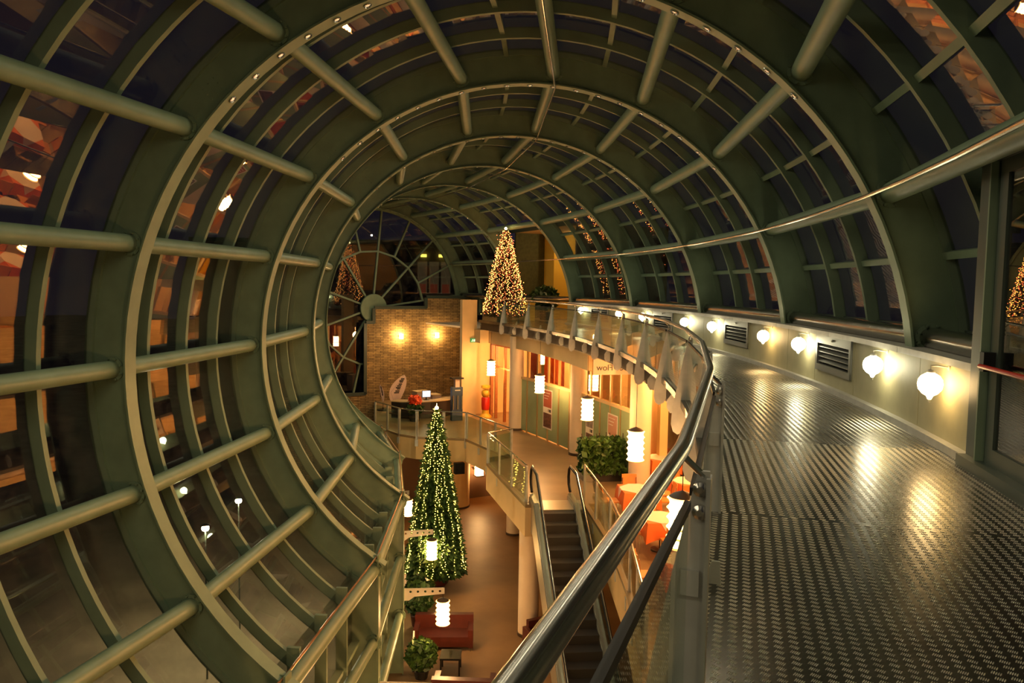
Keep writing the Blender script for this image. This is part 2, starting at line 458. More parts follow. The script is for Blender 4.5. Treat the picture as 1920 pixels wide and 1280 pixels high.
# ------------------------------------------------------------------ the end window
THE = rib_th(7)
win = structure('window_1', 'round end window with spokes radiating from a plain steel hub')
MB().arc(THE+0.12, 0.12, 4.86, 5.05, PL8, 92, 60).build('rim', STEEL2, win, True)
MB().lathe([(0.70, 0.0), (0.72, 0.02), (0.70, 0.09)], 40, P(0, THE, 0)-et(THE)*0.06, -et(THE)).build('hub', STEEL, win, True)
RM = 2.85
def spoke(p, r0, r1): return MB().bar(T(r0, THE+0.1, p), T(r1, THE+0.1, p), 0.085, 0.12, et(THE)).build('spoke', STEEL2, win)
idx = list(range(-10, 5))
for i in idx:
    if i % 2 == 0: spoke(phi(i), 0.6, 4.95)
    else: spoke(phi(i), RM, 4.95)
for a, b in zip(idx[:-1], idx[1:]):
    MB().bar(T(RM, THE+0.1, phi(a)), T(RM, THE+0.1, phi(b)), 0.085, 0.12, et(THE)).build('ring_bar', STEEL2, win)
    n = 4
    vs = [T(RM, THE+0.12, phi(a)), T(RM, THE+0.12, phi(b))]
    poly = [T(4.95, THE+0.12, phi(b)+(phi(a)-phi(b))*s/n) for s in range(n+1)]
    pts = vs+poly
    e = et(THE)*0.012
    N = len(pts)
    MB().add([p for p in pts]+[p+e for p in pts], [tuple(range(N)), tuple(range(2*N-1, N-1, -1))]+[(i, (i+1) % N, N+(i+1) % N, N+i) for i in range(N)]).build('pane', GLASS, win)
for a in range(-10, 4, 2):
    pts = [T(0.6, THE+0.12, phi(a)), T(RM, THE+0.12, phi(a)), T(RM, THE+0.12, phi(a+1)), T(RM, THE+0.12, phi(a+2)), T(0.6, THE+0.12, phi(a+2))]
    N = 5; e = et(THE)*0.012
    MB().add([p for p in pts]+[p+e for p in pts], [tuple(range(N)), tuple(range(2*N-1, N-1, -1))]+[(i, (i+1) % N, N+(i+1) % N, N+i) for i in range(N)]).build('pane', GLASS, win)

# stepped stone wall in front of the end window
wall_end = structure('wall_end', 'stepped wall of thin split stone below the round end window')
TW = 56.2
o = P(0, TW, 0)
poly = [(5.6, 0.54), (2.82, 0.54), (2.82, 0.0), (-0.08, 0.0), (-0.08, -0.73), (-0.53, -0.73), (-0.53, -4.25), (-4.6, -4.25), (-4.6, -8.9), (5.6, -8.9)]
b = MB().prism(poly, o, er(TW), EZ, -0.30)
ob = b.build('stone_facing', BRICK, wall_end)
uvl = ob.data.uv_layers.new(name='UVMap')
for lp in ob.data.loops:
    v = ob.data.vertices[lp.vertex_index].co
    uvl.data[lp.index].uv = ((v-o).dot(er(TW))+(v-o).dot(et(TW)), v.z)
steps = [(5.6, 0.54), (2.82, 0.54), (2.82, 0.0), (-0.08, 0.0), (-0.08, -0.73), (-0.53, -0.73), (-0.53, -4.25), (-3.4, -4.25)]
for a, c in zip(steps[:-1], steps[1:]):
    off = Vector((0, 0, 0.04)) if a[1] == c[1] else er(TW)*-0.04
    MB().bar(P(a[0], TW, a[1])+off, P(c[0], TW, c[1])+off, 0.16, 0.09, et(TW)).build('window_step_trim', DARKF, wall_end)

# ================================================================== THE WALKWAY
floor = structure('floor', 'curved walkway of grey tread plate along the right side')
TSEAM = DTH/2
PLATES = [(-3.65+TSEAM*i, -3.65+TSEAM*(i+1)) for i in range(0, 14)]
OI, OO = 2.46, 4.92
for t0, t1 in PLATES:
    g = 0.0008
    MB().pbox(OI, OO, t0+g, t1-g, ZF-0.10, ZF, 3).build('floor_plate', PLATE, floor)
MB().pbox(2.55, 6.0, PLATES[0][0], 47.4, ZF-0.42, ZF-0.10, 48).build('deck_slab', DARKB, floor)
MB().pbox(4.92, 9.0, 42.3, 49.5, ZF-0.10, ZF-0.002, 6).build('alcove_floor', MFLOOR, floor)

def tread(t0, t1, fine, seed):
    tm = (t0+t1)/2; half = math.radians((t1-t0)/2)*(R+3.7)
    er_ = np.array(er(tm)); et_ = np.array(et(tm)); O = np.array(P(0, tm, ZF))
    r = np.random.default_rng(seed); sx, sy = r.uniform(0, .06, 2)
    us, vs_, kind = [], [], []
    nx = int(2.6/0.064)+2; ny = int(2*half/0.05)+4
    I, J = np.meshgrid(np.arange(nx), np.arange(ny))
    A = np.stack([2.4+I*0.064+sx, -half-0.05+J*0.05+(I*0.018) % 0.05+sy*0.3], -1).reshape(-1, 2)
    B = A+np.array([0.032, 0.0125])
    # keep those on the plate
    def keep(Q):
        X = O[None, :2]+Q[:, :1]*er_[None, :2]+Q[:, 1:]*et_[None, :2]
        rr = np.hypot(X[:, 0], X[:, 1])-R; tt = np.degrees(np.arctan2(X[:, 1], X[:, 0]))
        return Q[(rr > OI+0.03) & (rr < OO-0.12) & (tt > t0+0.012) & (tt < t1-0.012)]
    A, B = keep(A), keep(B)
    def bars(C, ang, L, W, H, n, sp):
        ca, sa = math.cos(ang), math.sin(ang)
        dirv = np.array([ca, sa]); per = np.array([-sa, ca])
        offs = (np.arange(n)-(n-1)/2)*sp
        ctr = (C[:, None, :]+offs[None, :, None]*per[None, None, :]).reshape(-1, 2)
        base = np.array([[-L/2, -W*.25], [0, -W/2], [L/2, -W*.25], [L/2, W*.25], [0, W/2], [-L/2, W*.25]])
        top = base*np.array([0.8, 0.45])
        loc = np.concatenate([base, top]); zz = np.concatenate([np.zeros(6), np.full(6, H)])
        xy = ctr[:, None, :]+loc[None, :, :1]*dirv+loc[None, :, 1:]*per
        V = O[None, None, :]+xy[..., :1]*er_+xy[..., 1:]*et_
        V[..., 2] += zz[None, :]
        return V
    q = [(0, 1, 7, 6), (1, 2, 8, 7), (2, 3, 9, 8), (3, 4, 10, 9), (4, 5, 11, 10), (5, 0, 6, 11), (6, 7, 10, 11), (7, 8, 9, 10)]
    if fine: Vs = [bars(A, PI/2-0.45, 0.027, 0.0058, 0.0024, 5, 0.0080)]
    else: Vs = [bars(A, -0.1, 0.040, 0.024, 0.0025, 1, 0.01)]
    V = np.concatenate(Vs); n = len(V)
    F = (np.array(q)[None]+12*np.arange(n)[:, None, None]).reshape(-1, 4)
    return V.reshape(-1, 3), F
allV, allF, nv = [], [], 0
for s, (t0, t1) in enumerate(PLATES):
    if t1 < 0.5 or t0 > 34: continue
    V, F = tread(t0, t1, t1 < 11.5, s)
    allV.append(V); allF.append(F+nv); nv += len(V)
big_mesh('tread_lugs', np.concatenate(allV), np.concatenate(allF), LUG, floor)

# kerb and parapet on the right
wall_right = structure('wall_right', 'low cream parapet with louvred grilles along the walkway')
OW = 4.86
TP0, TP1 = 10.15, 42.3
DT0_ = 5.7
MB().pbox(OW-0.09, OW+0.02, TP0, TP1, ZF, ZF+0.075, 40).build('kerb', POSTM, wall_right)
grilles = [(15.33+DTH*n, 17.44+DTH*n) for n in range(4)]
cuts = [TP0, 12.15]
for g0, g1 in grilles: cuts += [g0-0.12, g1+0.12, g1+2.05]
cuts.append(TP1)
for a, c in zip(cuts[:-1], cuts[1:]):
    gr = [g for g in grilles if a < g[0] < c]
    n = max(2, int((c-a)/0.7))
    if gr:
        MB().pbox(OW, OW+0.12, a+.01, c-.01, ZF+0.06, -0.03, n).build('parapet_panel', PANELW, wall_right)
        g0, g1 = gr[0]
        fr = MB().pbox(OW-0.03, OW+0.05, g0, g0+0.10, -0.03, 0.53).pbox(OW-0.03, OW+0.05, g1-0.10, g1, -0.03, 0.53)
        fr.pbox(OW-0.03, OW+0.05, g0, g1, 0.40, 0.53, 3).pbox(OW-0.03, OW+0.05, g0, g1, -0.03, 0.07, 3)
        gl = fr.build('grille_frame', GRILLE, wall_right)
        MB().pbox(OW+0.09, OW+0.12, a, c, -0.03, 0.53, 3).build('grille_back', BLACKM, gl)
        for q in range(4):
            z = 0.105+q*0.078
            MB().add([P(OW-0.01, g0+.1, z), P(OW+0.07, g0+.1, z+0.05), P(OW+0.07, g0+.1, z+0.06), P(OW-0.01, g0+.1, z+0.012),
                      P(OW-0.01, g1-.1, z), P(OW+0.07, g1-.1, z+0.05), P(OW+0.07, g1-.1, z+0.06), P(OW-0.01, g1-.1, z+0.012)],
                     [(0, 1, 2, 3), (7, 6, 5, 4), (0, 4, 5, 1), (1, 5, 6, 2), (2, 6, 7, 3), (3, 7, 4, 0)]).build('louvre_slat', GRILLE, gl)
        MB().sphere(P(OW-0.035, (g0+g1)/2, 0.47), 0.02, 8, 6).build('grille_lock', CHROME, gl)
        MB().pbox(OW, OW+0.12, a+.01, g0, -0.03, 0.53).build('parapet_panel', PANELW, wall_right)
        MB().pbox(OW, OW+0.12, g1, c-.01, -0.03, 0.53).build('parapet_panel', PANELW, wall_right)
    else:
        MB().pbox(OW, OW+0.12, a+.01, c-.01, ZF+0.06, 0.53, n).build('parapet_panel', PANELW, wall_right)
MB().pbox(OW, OW+0.12, -4.0, DT0_, ZF, 0.53, 10).build('parapet_panel', PANELW, wall_right)
MB().pbox(OW-0.06, OW+0.30, -4.0, DT0_, 0.53, 0.60, 10).build('parapet_cap', POSTM, wall_right)
capseg = [(TP0, 12.9), (12.9, 16.55)] + [(16.55+3.65*i, 16.55+3.65*(i+1)) for i in range(7)]
for a, c in capseg:
    m = MB().pbox(OW-0.06, OW+0.30, a+.008, c-.008, 0.53, 0.60, 3)
    m.build('parapet_cap', POSTM, wall_right)

# ------------------------------------------------------------------ globe lamps on the parapet
def make_globe(glow):
    g = empty('globe_lamp')
    MB().tube([(0.16, 0, 0.17), (0.05, 0, 0.185), (0, 0, 0.18), (0, 0, 0.13)], 0.009, 8).build('arm', POSTM, g, True)
    MB().lathe([(0.03, 0), (0.03, 0.012), (0.012, 0.02)], 12, (0.168, 0, 0.17), (-1, 0, 0)).build('wall_plate', POSTM, g, True)
    MB().lathe([(0.035, 0.10), (0.042, 0.12), (0.03, 0.14), (0.0, 0.15)], 12).build('neck_cap', POSTM, g, True)
    MB().lathe([(0.0, -0.165), (0.018, -0.145), (0.032, -0.115), (0.07, -0.092), (0.105, -0.05), (0.115, 0.0), (0.108, 0.045), (0.085, 0.082), (0.05, 0.105), (0.0, 0.11)], 20).build('globe', glow, g, True)
    MB().lathe([(0.006, -0.185), (0.010, -0.175), (0.016, -0.15), (0.010, -0.143)], 8).build('finial', POSTM, g, True)
    return g
gths = [3.77, -1.06, -3.5, 11.07, 13.54, 18.02, 20.73, 25.34, 28.12, 32.72, 35.48, 40.10]  # first three are unseen lamps added to light the near end
warm = [1, 0, 1, 1, 0, 0, 1, 0, 0, 0, 1, 0]
words = ['added out of view before the glass door', 'added out of view two lamps back', 'added out of view three lamps back', 'first beyond the glass door', 'second from the glass door', 'third from the glass door', 'fourth from the glass door', 'fifth from the glass door', 'sixth from the glass door', 'seventh from the glass door', 'eighth from the glass door', 'farthest along the walkway']
protoA, protoB = make_globe(GLOBEA), make_globe(GLOBEB)
first = {0: True, 1: True}
for th, w, s in zip(gths, warm, words):
    pr = protoA if w else protoB
    g = pr if first[w] else copy_tree(pr); first[w] = False
    g.location = P(4.69, th, 0.327); g.rotation_euler = (0, 0, math.radians(th))
    tag(g, 'lit globe wall lamp on the cream parapet, '+s, 'wall lamp', 'globe lamps along the walkway parapet')

# ------------------------------------------------------------------ walkway railing
rail = tag(empty('walkway_railing', P(2.5, 3.65, ZF)), 'steel and glass railing with polished handrail along the walkway', 'railing')
def wl(o):          # mesh made in world coordinates, hung under an unrotated empty
    o.location = -Vector(o.parent.location); return o
ZR = 0.675
posts = [3.65*i for i in range(-1, 13)]
hp = []
for i, t in enumerate(posts): hp.append(P(2.50, t, ZR))
hp.append(P(2.50, 47.2, ZR))
# rounded bends at each post
pts = []
for i, p in enumerate(hp):
    if i in (0, len(hp)-1): pts.append(p); continue
    a = (hp[i-1]-p).normalized(); b = (hp[i+1]-p).normalized()
    pts += [p+a*0.06, p+b*0.06]
wl(MB().tube(pts, 0.029, 20).build('handrail', RAILM, rail, True))
GB = 0.50
for i in range(len(hp)-1):
    t0 = posts[i]; t1 = posts[i+1] if i+1 < len(posts) else 47.2
    wl(MB().bar(P(2.53, t0+.12, GB), P(2.53, t1-.12, GB), 0.022, 0.03).build('glass_top_bar', BLACKM, rail))
    a, c = P(2.53, t0+.15, 0), P(2.53, t1-.15, 0); d = (a-c).cross(EZ).normalized()*0.006
    z0, z1 = -0.42, GB
    wl(MB().hexa([a-d+EZ*z0, a+d+EZ*z0, c+d+EZ*z0, c-d+EZ*z0, a-d+EZ*z1, a+d+EZ*z1, c+d+EZ*z1, c-d+EZ*z1]).build('glass_pane', BGLASS, rail))
def post_mesh(t, z1=0.60):
    # upright radial plate, walkway side plumb, atrium side tapering, rounded foot under the deck
    poly = [(2.585, z1), (2.625, z1), (2.63, -0.30), (2.63, -0.42), (2.60, -0.62), (2.54, -0.74), (2.46, -0.78), (2.40, -0.74), (2.37, -0.64), (2.38, -0.45), (2.46, 0.0), (2.55, 0.45)]
    poly = [(x-0.03, z) for x, z in poly]
    return MB().prism(poly, P(0, t, 0)-et(t)*0.009, er(t), EZ, -0.018)
for t in posts:
    po = wl(post_mesh(t).build('post', POSTM, rail))
    wl2 = lambda o: o
    m = MB().pbox(2.585, 2.60, t-0.055, t+0.055, -0.30, 0.58)
    q = m.build('post_edge', POSTM, po)
    for zb in (0.54, 0.46):
        MB().lathe([(0.026, 0.0), (0.026, 0.02), (0.012, 0.03)], 12, P(2.565, t, zb)-et(t)*0.01, -et(t)).build('clamp_bolt', CHROME, po, True)
    m = MB().pbox(2.515, 2.57, t-0.035, t+0.035, 0.16, 0.25)
    q = m.build('glass_clamp', POSTM, po)
    m = MB().tube([P(2.575, t, 0.58), P(2.52, t, 0.63), P(2.50, t, 0.65)], 0.012, 8)
    q = m.build('rail_bracket', CHROME, po, True)
for t in [posts[i]+TSEAM/2 for i in range(len(posts)-1)]:
    poly = [(2.56, -0.18), (2.60, -0.18), (2.62, -0.42), (2.60, -0.60), (2.53, -0.70), (2.45, -0.70), (2.40, -0.62), (2.40, -0.50), (2.50, -0.36)]
    wl(MB().prism(poly, P(0, t, 0)-et(t)*0.009, er(t), EZ, -0.018).build('short_bracket', POSTM, rail))
wl(MB().pbox(2.52, 2.56, -3.65, 47.2, -0.44, -0.36, 60).build('edge_channel', DARKB, rail))

# ------------------------------------------------------------------ glass door on the right
door = structure('door_1', 'tall dark framed glass door with a red push bar at the walkway side')
OD = 4.80
DT0, DT1 = 5.75, 10.12
def pb(nm, mt, *a, par=door, n=1): return MB().pbox(*a, n).build(nm, mt, par)
pb('door_jamb', DARKF, OD-0.02, OD+0.30, 9.86, DT1, ZF, 2.42)
pb('door_jamb', DARKF, OD-0.02, OD+0.30, DT0, DT0+0.25, ZF, 2.42)
pb('jamb_strip', STEEL2, OD-0.05, OD+0.02, 9.74, 9.775, ZF, 2.40)
pb('door_head', DARKF, OD-0.02, OD+0.30, DT0, DT1, 2.32, 2.46, n=5)
pb('door_sill', DARKF, OD-0.10, OD+0.30, DT0, DT1, ZF, ZF+0.10, n=5)
leaf = MB().pbox(OD, OD+0.05, 9.45, 9.66, ZF+0.1, 2.32).pbox(OD, OD+0.05, 7.9, 8.02, ZF+0.1, 2.32).pbox(OD, OD+0.05, 7.9, 9.66, ZF+0.1, ZF+0.24, 2).pbox(OD, OD+0.05, 7.9, 9.66, 2.2, 2.32, 2).build('door_leaf', DARKF, door)
MB().pbox(OD+0.02, OD+0.03, 8.0, 9.5, ZF+0.2, 2.24, 2).build('leaf_glass', GLASS, leaf)
leaf2 = MB().pbox(OD, OD+0.05, 7.74, 7.86, ZF+0.1, 2.32).pbox(OD, OD+0.05, 6.0, 6.14, ZF+0.1, 2.32).pbox(OD, OD+0.05, 6.0, 7.86, ZF+0.1, ZF+0.24, 2).pbox(OD, OD+0.05, 6.0, 7.86, 2.2, 2.32, 2).build('door_leaf', DARKF, door)
MB().pbox(OD+0.02, OD+0.03, 6.1, 7.8, ZF+0.2, 2.24, 2).build('leaf_glass', GLASS, leaf2)
hb = MB().tube([P(OD-0.09, 9.60, 0.62), P(OD-0.09, 8.05, 0.62)], 0.02, 10).build('push_bar', RED, leaf, True)
MB().pbox(OD-0.09, OD, 9.50, 9.62, 0.58, 0.74).build('bar_housing', BLACKM, leaf)
pb('lobby_roof', DARKF, OD, 6.2, DT0, DT1, 2.46, 2.52, n=4)
pb('lobby_side', DARKF, OD+.3, 6.2, DT1-0.12, DT1, ZF, 2.46)

# ------------------------------------------------------------------ alcove at the far right
alc = structure('wall_alcove', 'lit alcove with yellow wall and olive curtain beside the far tree')
ZA = 3.70
pb('alcove_ceiling', CREAM, 4.75, 9.5, 42.3, 49.5, ZA, ZA+0.08, par=alc, n=6)
pb('alcove_beam', DARKF, 4.70, 4.85, 42.3, 49.5, ZA-0.02, ZA+0.30, par=alc, n=6)
pb('olive_curtain_wall', OLIVE, 5.0, 6.55, 49.35, 49.5, ZF, ZA, par=alc)
pb('yellow_pier', YELLOW, 6.55, 9.5, 48.2, 49.5, ZF, ZA, par=alc, n=2)
pb('yellow_back_wall', YELLOW, 9.3, 9.5, 42.3, 49.5, ZF, ZA, par=alc, n=6)
pb('alcove_side', CREAM, 5.2, 9.5, 42.3, 42.42, ZF, ZA, par=alc)
lamp('alcove_downlight', P(7.2, 46.2, 3.5), 60, (1.0, 0.70, 0.30), 0.15)

# ================================================================== BELOW THE WALKWAY
# ground floor, outdoor ground
gf = tag(MB().pbox(-3.5, 9.5, 4, 58, ZG-0.2, ZG, 50).build('ground_floor', GFLOOR), 'polished brown stone floor of the hall at ground level', kind='structure')
vsG = [(-160, -160, ZG-0.25), (160, -160, ZG-0.25), (160, 160, ZG-0.25), (-160, 160, ZG-0.25)]
tag(MB().add(vsG+[(x, y, z-0.3) for x, y, z in vsG], [(0, 1, 2, 3), (7, 6, 5, 4), (0, 4, 5, 1), (1, 5, 6, 2), (2, 6, 7, 3), (3, 7, 4, 0)]).build('outdoor_ground', GROUND), 'dark paved ground outside the glass', kind='structure')

# mezzanine slab
edge = [(-0.1, 55.9), (-2.38, 46.5), (-2.12, 45.0), (-1.89, 43.5), (-1.37, 42.4), (-0.44, 41.7), (0.33, 41.1), (1.04, 36.1), (0.11, 35.2), (0.48, 28.2), (0.70, 28.2), (2.06, 28.2), (2.10, 24), (2.10, 20), (2.10, 16), (2.10, 10)]
outer = [(9.0, 10+2*i) for i in range(0, 23)] + [(9.0, 55.9)]
poly = [((R+o_)*math.cos(math.radians(t)), (R+o_)*math.sin(math.radians(t))) for o_, t in edge+outer]
mez = structure('mezzanine_floor', 'mezzanine floor with a cream edge holding reception and restaurant')
MB().prism(poly, (0, 0, ZM-0.08), (1, 0, 0), (0, 1, 0), 0.08).build('mezzanine_tiles', MFLOOR, mez)
MB().prism(poly, (0, 0, ZM-0.88), (1, 0, 0), (0, 1, 0), 0.79).build('mezzanine_slab', CREAM, mez)

# columns
def column(off, th, z0, z1, r, label, mt=WHITEW):
    o = tag(empty('column', P(off, th, z0)), label, kind='structure')
    MB().lathe([(r, 0), (r, z1-z0)], 28).build('shaft', mt, o, True)
    MB().lathe([(r+0.02, 0), (r+0.02, 0.08), (r, 0.09)], 28).build('base_ring', DARKB, o, True)
    return o
ZS = -0.80
column(3.97, 29.9, ZM, ZS, 0.31, 'round white column beside the hedge and the dining tables')
column(3.50, 36.2, ZM, ZS, 0.29, 'round white column in the middle of the shop front')
column(2.85, 42.8, ZM, ZS, 0.29, 'round white column beside the shop entrance')
column(0.86, 30.4, ZG, ZM-0.88, 0.30, 'round cream column beside the escalator on the ground floor')
column(2.79, 42.7, ZG, ZM-0.88, 0.30, 'round cream column deep under the mezzanine')
column(1.95, 49.0, ZG, ZM-0.88, 0.62, 'thick cream column behind the lower tree', CREAM)

sp = tag(empty('black_loudspeaker', P(0.15, 41.3, -5.95)), 'small black box fixed under the mezzanine edge beside the thick column', 'loudspeaker')
sp.rotation_euler = (0, 0, math.radians(41.3))
MB().box(-0.19, 0.19, -0.12, 0.12, -0.02, 0.40).build('casing', BLACKM, sp); MB().lathe([(0.0, 0.0), (0.12, 0.0), (0.13, 0.02), (0.0, 0.03)], 14, (0, -0.12, 0.2), (0, -1, 0)).build('grille', BLACKT, sp, True)

# pier and shop front under the walkway
shop = structure('wall_shop', 'shop front of green glass panels under the walkway')
pb('cream_pier', CREAM, 1.72, 2.42, 47.5, 47.85, ZM, 0.58, par=shop)
pb('cream_fascia', CREAM, 2.70, 2.85, 31.6, 47.6, -1.28, -0.72, par=shop, n=24)
pb('fascia_over_door', CREAM, 2.30, 2.85, 46.6, 48.6, -1.28, -0.72, par=shop, n=2)
pb('soffit', WHITEW, 2.70, 9.0, 10, 56, -0.80, -0.72, par=shop, n=40)
pb('restaurant_back_wall', CREAM, 8.6, 8.9, 10, 56, ZM, -0.8, par=shop, n=40)
pb('shop_end_wall', CREAM, 2.4, 8.9, 48.3, 48.6, ZM, -0.8, par=shop)
front = [(2.95, 43.0), (3.25, 39.5), (3.55, 36.0), (3.80, 33.0), (4.05, 30.0)]
def fr_at(s):      # s runs 0..12 along the front
    q = s/3.0; i = min(int(q), 3); u = q-i
    return front[i][0]+(front[i+1][0]-front[i][0])*u, front[i][1]+(front[i+1][1]-front[i][1])*u
for s in range(12):
    o0, a0 = fr_at(s); o1, a1 = fr_at(s+1)
    A, B = P(o0, a0, 0), P(o1, a1, 0); d = (B-A).normalized(); n = d.cross(EZ)*0.02
    def slab(z0, z1, k=1.0, ins=0.03):
        a = A+d*ins; c = B-d*ins
        return MB().hexa([a-n*k+EZ*z0, a+n*k+EZ*z0, c+n*k+EZ*z0, c-n*k+EZ*z0, a-n*k+EZ*z1, a+n*k+EZ*z1, c+n*k+EZ*z1, c-n*k+EZ*z1])
    slab(ZM+0.05, -2.50).build('green_panel', GPANEL, shop)
    slab(-2.40, -1.28, 0.4).build('upper_glass', WGLASS, shop)
    MB().bar(A+EZ*ZM, A+EZ*-1.28, 0.06, 0.10, d).build('front_mullion', mat('gold_mullion', (0.5, 0.34, 0.13), 0.4, 0.4) if 'gold_mullion' not in MATS else MATS['gold_mullion'], shop)
    slab(-2.50, -2.40, 3.0, 0).build('front_sill', CREAM, shop)
# curtains and pieces behind the upper glass
for s, mt, w in ((0.6, CURT2, 0.9), (1.9, CURT, 0.9), (2.7, CURT, 0.45)):
    o0, a0 = fr_at(s); A = P(o0+0.5, a0, 0)
    m = MB(); e_ = et(a0)
    pts_ = [(w*(q/12-.5), 0.05*math.sin(q*1.9)) for q in range(13)]
    V = []; F = []
    for x, y in pts_:
        for z in (-3.2, -1.2):
            for dy in (0, 0.015): V.append(A+e_*x+er(a0)*(y+dy)+EZ*z)
    for q in range(12):
        a = 4*q; F += [(a, a+2, a+6, a+4), (a+1, a+5, a+7, a+3), (a, a+4, a+5, a+1), (a+2, a+3, a+7, a+6)]
    F += [(0, 1, 3, 2), (48, 50, 51, 49)]
    m.add(V, F).build('hanging_curtain', mt, shop, True)
for s, h in ((3.4, 0.55), (7.0, 0.8), (9.7, 0.8), (10.6, 0.8)):
    o0, a0 = fr_at(s); pb('lit_pilaster', YELP if s < 4 else CREAM, o0+1.0, o0+1.25, a0-0.16, a0+0.16, ZM, -0.8, par=shop)
o0, a0 = fr_at(9.2); pb('dark_counter', BLACKT, o0+1.6, o0+2.0, a0-3.6, a0+1.0, ZM, -2.05, par=shop, n=3)

# mirrored lettering on the fascia glass, read from behind
def text_mesh(name, s, size, ext=0.004):
    cu = bpy.data.curves.new(name, 'FONT'); cu.body = s; cu.size = size; cu.extrude = ext; cu.align_x = 'CENTER'; cu.align_y = 'CENTER'
    to = bpy.data.objects.new(name, cu); COL.objects.link(to)
    dg = bpy.context.evaluated_depsgraph_get(); me = bpy.data.meshes.new_from_object(to.evaluated_get(dg))
    bpy.data.objects.remove(to); return me
sg = tag(empty('hanging_sign', P(3.2, 30.2, -1.28), math.radians(30.2)), 'pale glass sign board with dark lettering seen mirrored from behind', 'sign')
MB().box(-0.60, 0.60, 0.0, 0.03, 0.0, 0.50).build('board', WHITEW, sg)
me = text_mesh('lettering', 'Free Flow', 0.25); me.materials.append(INK)
so = bpy.data.objects.new('lettering', me); COL.objects.link(so); so.parent = sg
so.matrix_local = Matrix(((-1, 0, 0, 0), (0, 0, -1, -0.004), (0, 1, 0, 0.20), (0, 0, 0, 1)))

# posters on the green panels
def poster(s, z0, z1, w, label, top, bot):
    o0, a0 = fr_at(s); o1, a1 = fr_at(s+0.1)
    d = (P(o1, a1, 0)-P(o0, a0, 0)).normalized(); n = d.cross(EZ)
    if n.dot(er(a0)) > 0: n = -n
    A = P(o0, a0, 0)+n*0.03
    t = tag(empty('poster', A+EZ*z0), label, 'poster', 'posters on the green shop panels')
    def pc(nm, x0, x1, y0, y1, mt, dep):
        a = d*x0+n*dep; c = d*x1+n*dep; e = n*0.004
        MB().hexa([a+EZ*y0, c+EZ*y0, c+e+EZ*y0, a+e+EZ*y0, a+EZ*y1, c+EZ*y1, c+e+EZ*y1, a+e+EZ*y1]).build(nm, mt, t)
    h = z1-z0
    pc('sheet', -w/2, w/2, 0, h, POSTW, 0)
    pc('upper_field', -w*.43, w*.43, h*.55, h*.97, top, 0.004)
    pc('lower_field', -w*.43, w*.43, h*.04, h*.40, bot, 0.004)
    pc('price_mark', w*0.05, w*0.10, h*.44, h*.51, INK, 0.004)
    pc('price_mark', w*0.16, w*0.38, h*.44, h*.51, INK, 0.004)
    for q in range(3): pc('text_line', -w*.36, w*(.25-.1*q), h*(.90-.07*q), h*(.915-.07*q), POSTW, 0.008)
poster(3.0, ZM+0.45, ZM+1.95, 0.75, 'red and white poster with a dark food photo', POSTR, POSTD)
poster(9.3, ZM+0.35, ZM+1.85, 0.75, 'faded pink poster behind the hedge', mat('poster_pink', (0.55, 0.27, 0.17), 0.5), POSTW)
poster(7.0, ZM+0.35, ZM+1.75, 0.6, 'narrow poster with a grey photo below a lantern', mat('poster_grey', (0.25, 0.2, 0.17), 0.5, noise=.6, nscale=5), POSTD)

# shop entrance
ent = structure('door_2', 'shop entrance with brown wood frames beside the cream pier')
for t, w in ((47.2, .10), (46.5, .05), (45.2, .05), (44.1, .06)):
    pb('entrance_frame', WOODR, 3.0, 3.12, t-w, t+w, ZM, -1.28, par=ent)
pb('entrance_head', WOODR, 3.0, 3.12, 43.4, 47.3, -1.40, -1.28, par=ent, n=2)
pb('entrance_transom', WOODR, 3.0, 3.10, 43.4, 47.3, -2.35, -2.28, par=ent, n=2)
lf = MB().pbox(3.25, 3.31, 43.5, 43.62, ZM, -2.3).pbox(3.25, 3.31, 44.3, 44.42, ZM, -2.3).pbox(3.25, 3.31, 43.5, 44.4, ZM, ZM+0.2).pbox(3.25, 3.31, 43.5, 44.4, -2.45, -2.3).build('open_leaf', WOODR, ent)
MB().pbox(3.27, 3.28, 43.6, 44.35, ZM+.2, -2.45).build('leaf_glass', WGLASS, lf)
for q, mt in enumerate((OLIVE, CREAM, CURT2, CREAM, OLIVE)):
    pb('interior_panel', mt, 6.0, 6.1, 43.6+q*0.95, 44.5+q*0.95, ZM+0.5*(q % 2), -1.3, par=ent)

# exit sign
ex = tag(empty('exit_sign', P(2.25, 47.45, -1.20), math.radians(47.45)), 'small green emergency exit sign above the shop entrance', 'sign')
MB().box(-0.16, 0.16, -0.05, 0.0, -0.09, 0.09).build('sign_box', EXITG, ex)
MB().box(-0.02, 0.10, -0.056, -0.05, -0.05, 0.05).build('door_pictogram', EXITW, ex)
m = MB().sphere((-0.07, -0.053, 0.045), 0.016, 8, 6).bar((-0.07, -0.053, 0.03), (-0.085, -0.053, -0.015), 0.02, 0.01, (0, 1, 0)).bar((-0.085, -0.053, -0.01), (-0.05, -0.053, -0.06), 0.014, 0.01, (0, 1, 0)).bar((-0.085, -0.053, -0.01), (-0.13, -0.053, -0.05), 0.014, 0.01, (0, 1, 0)).bar((-0.07, -0.053, 0.02), (-0.03, -0.053, 0.0), 0.012, 0.01, (0, 1, 0))
m.build('running_figure', EXITW, ex)

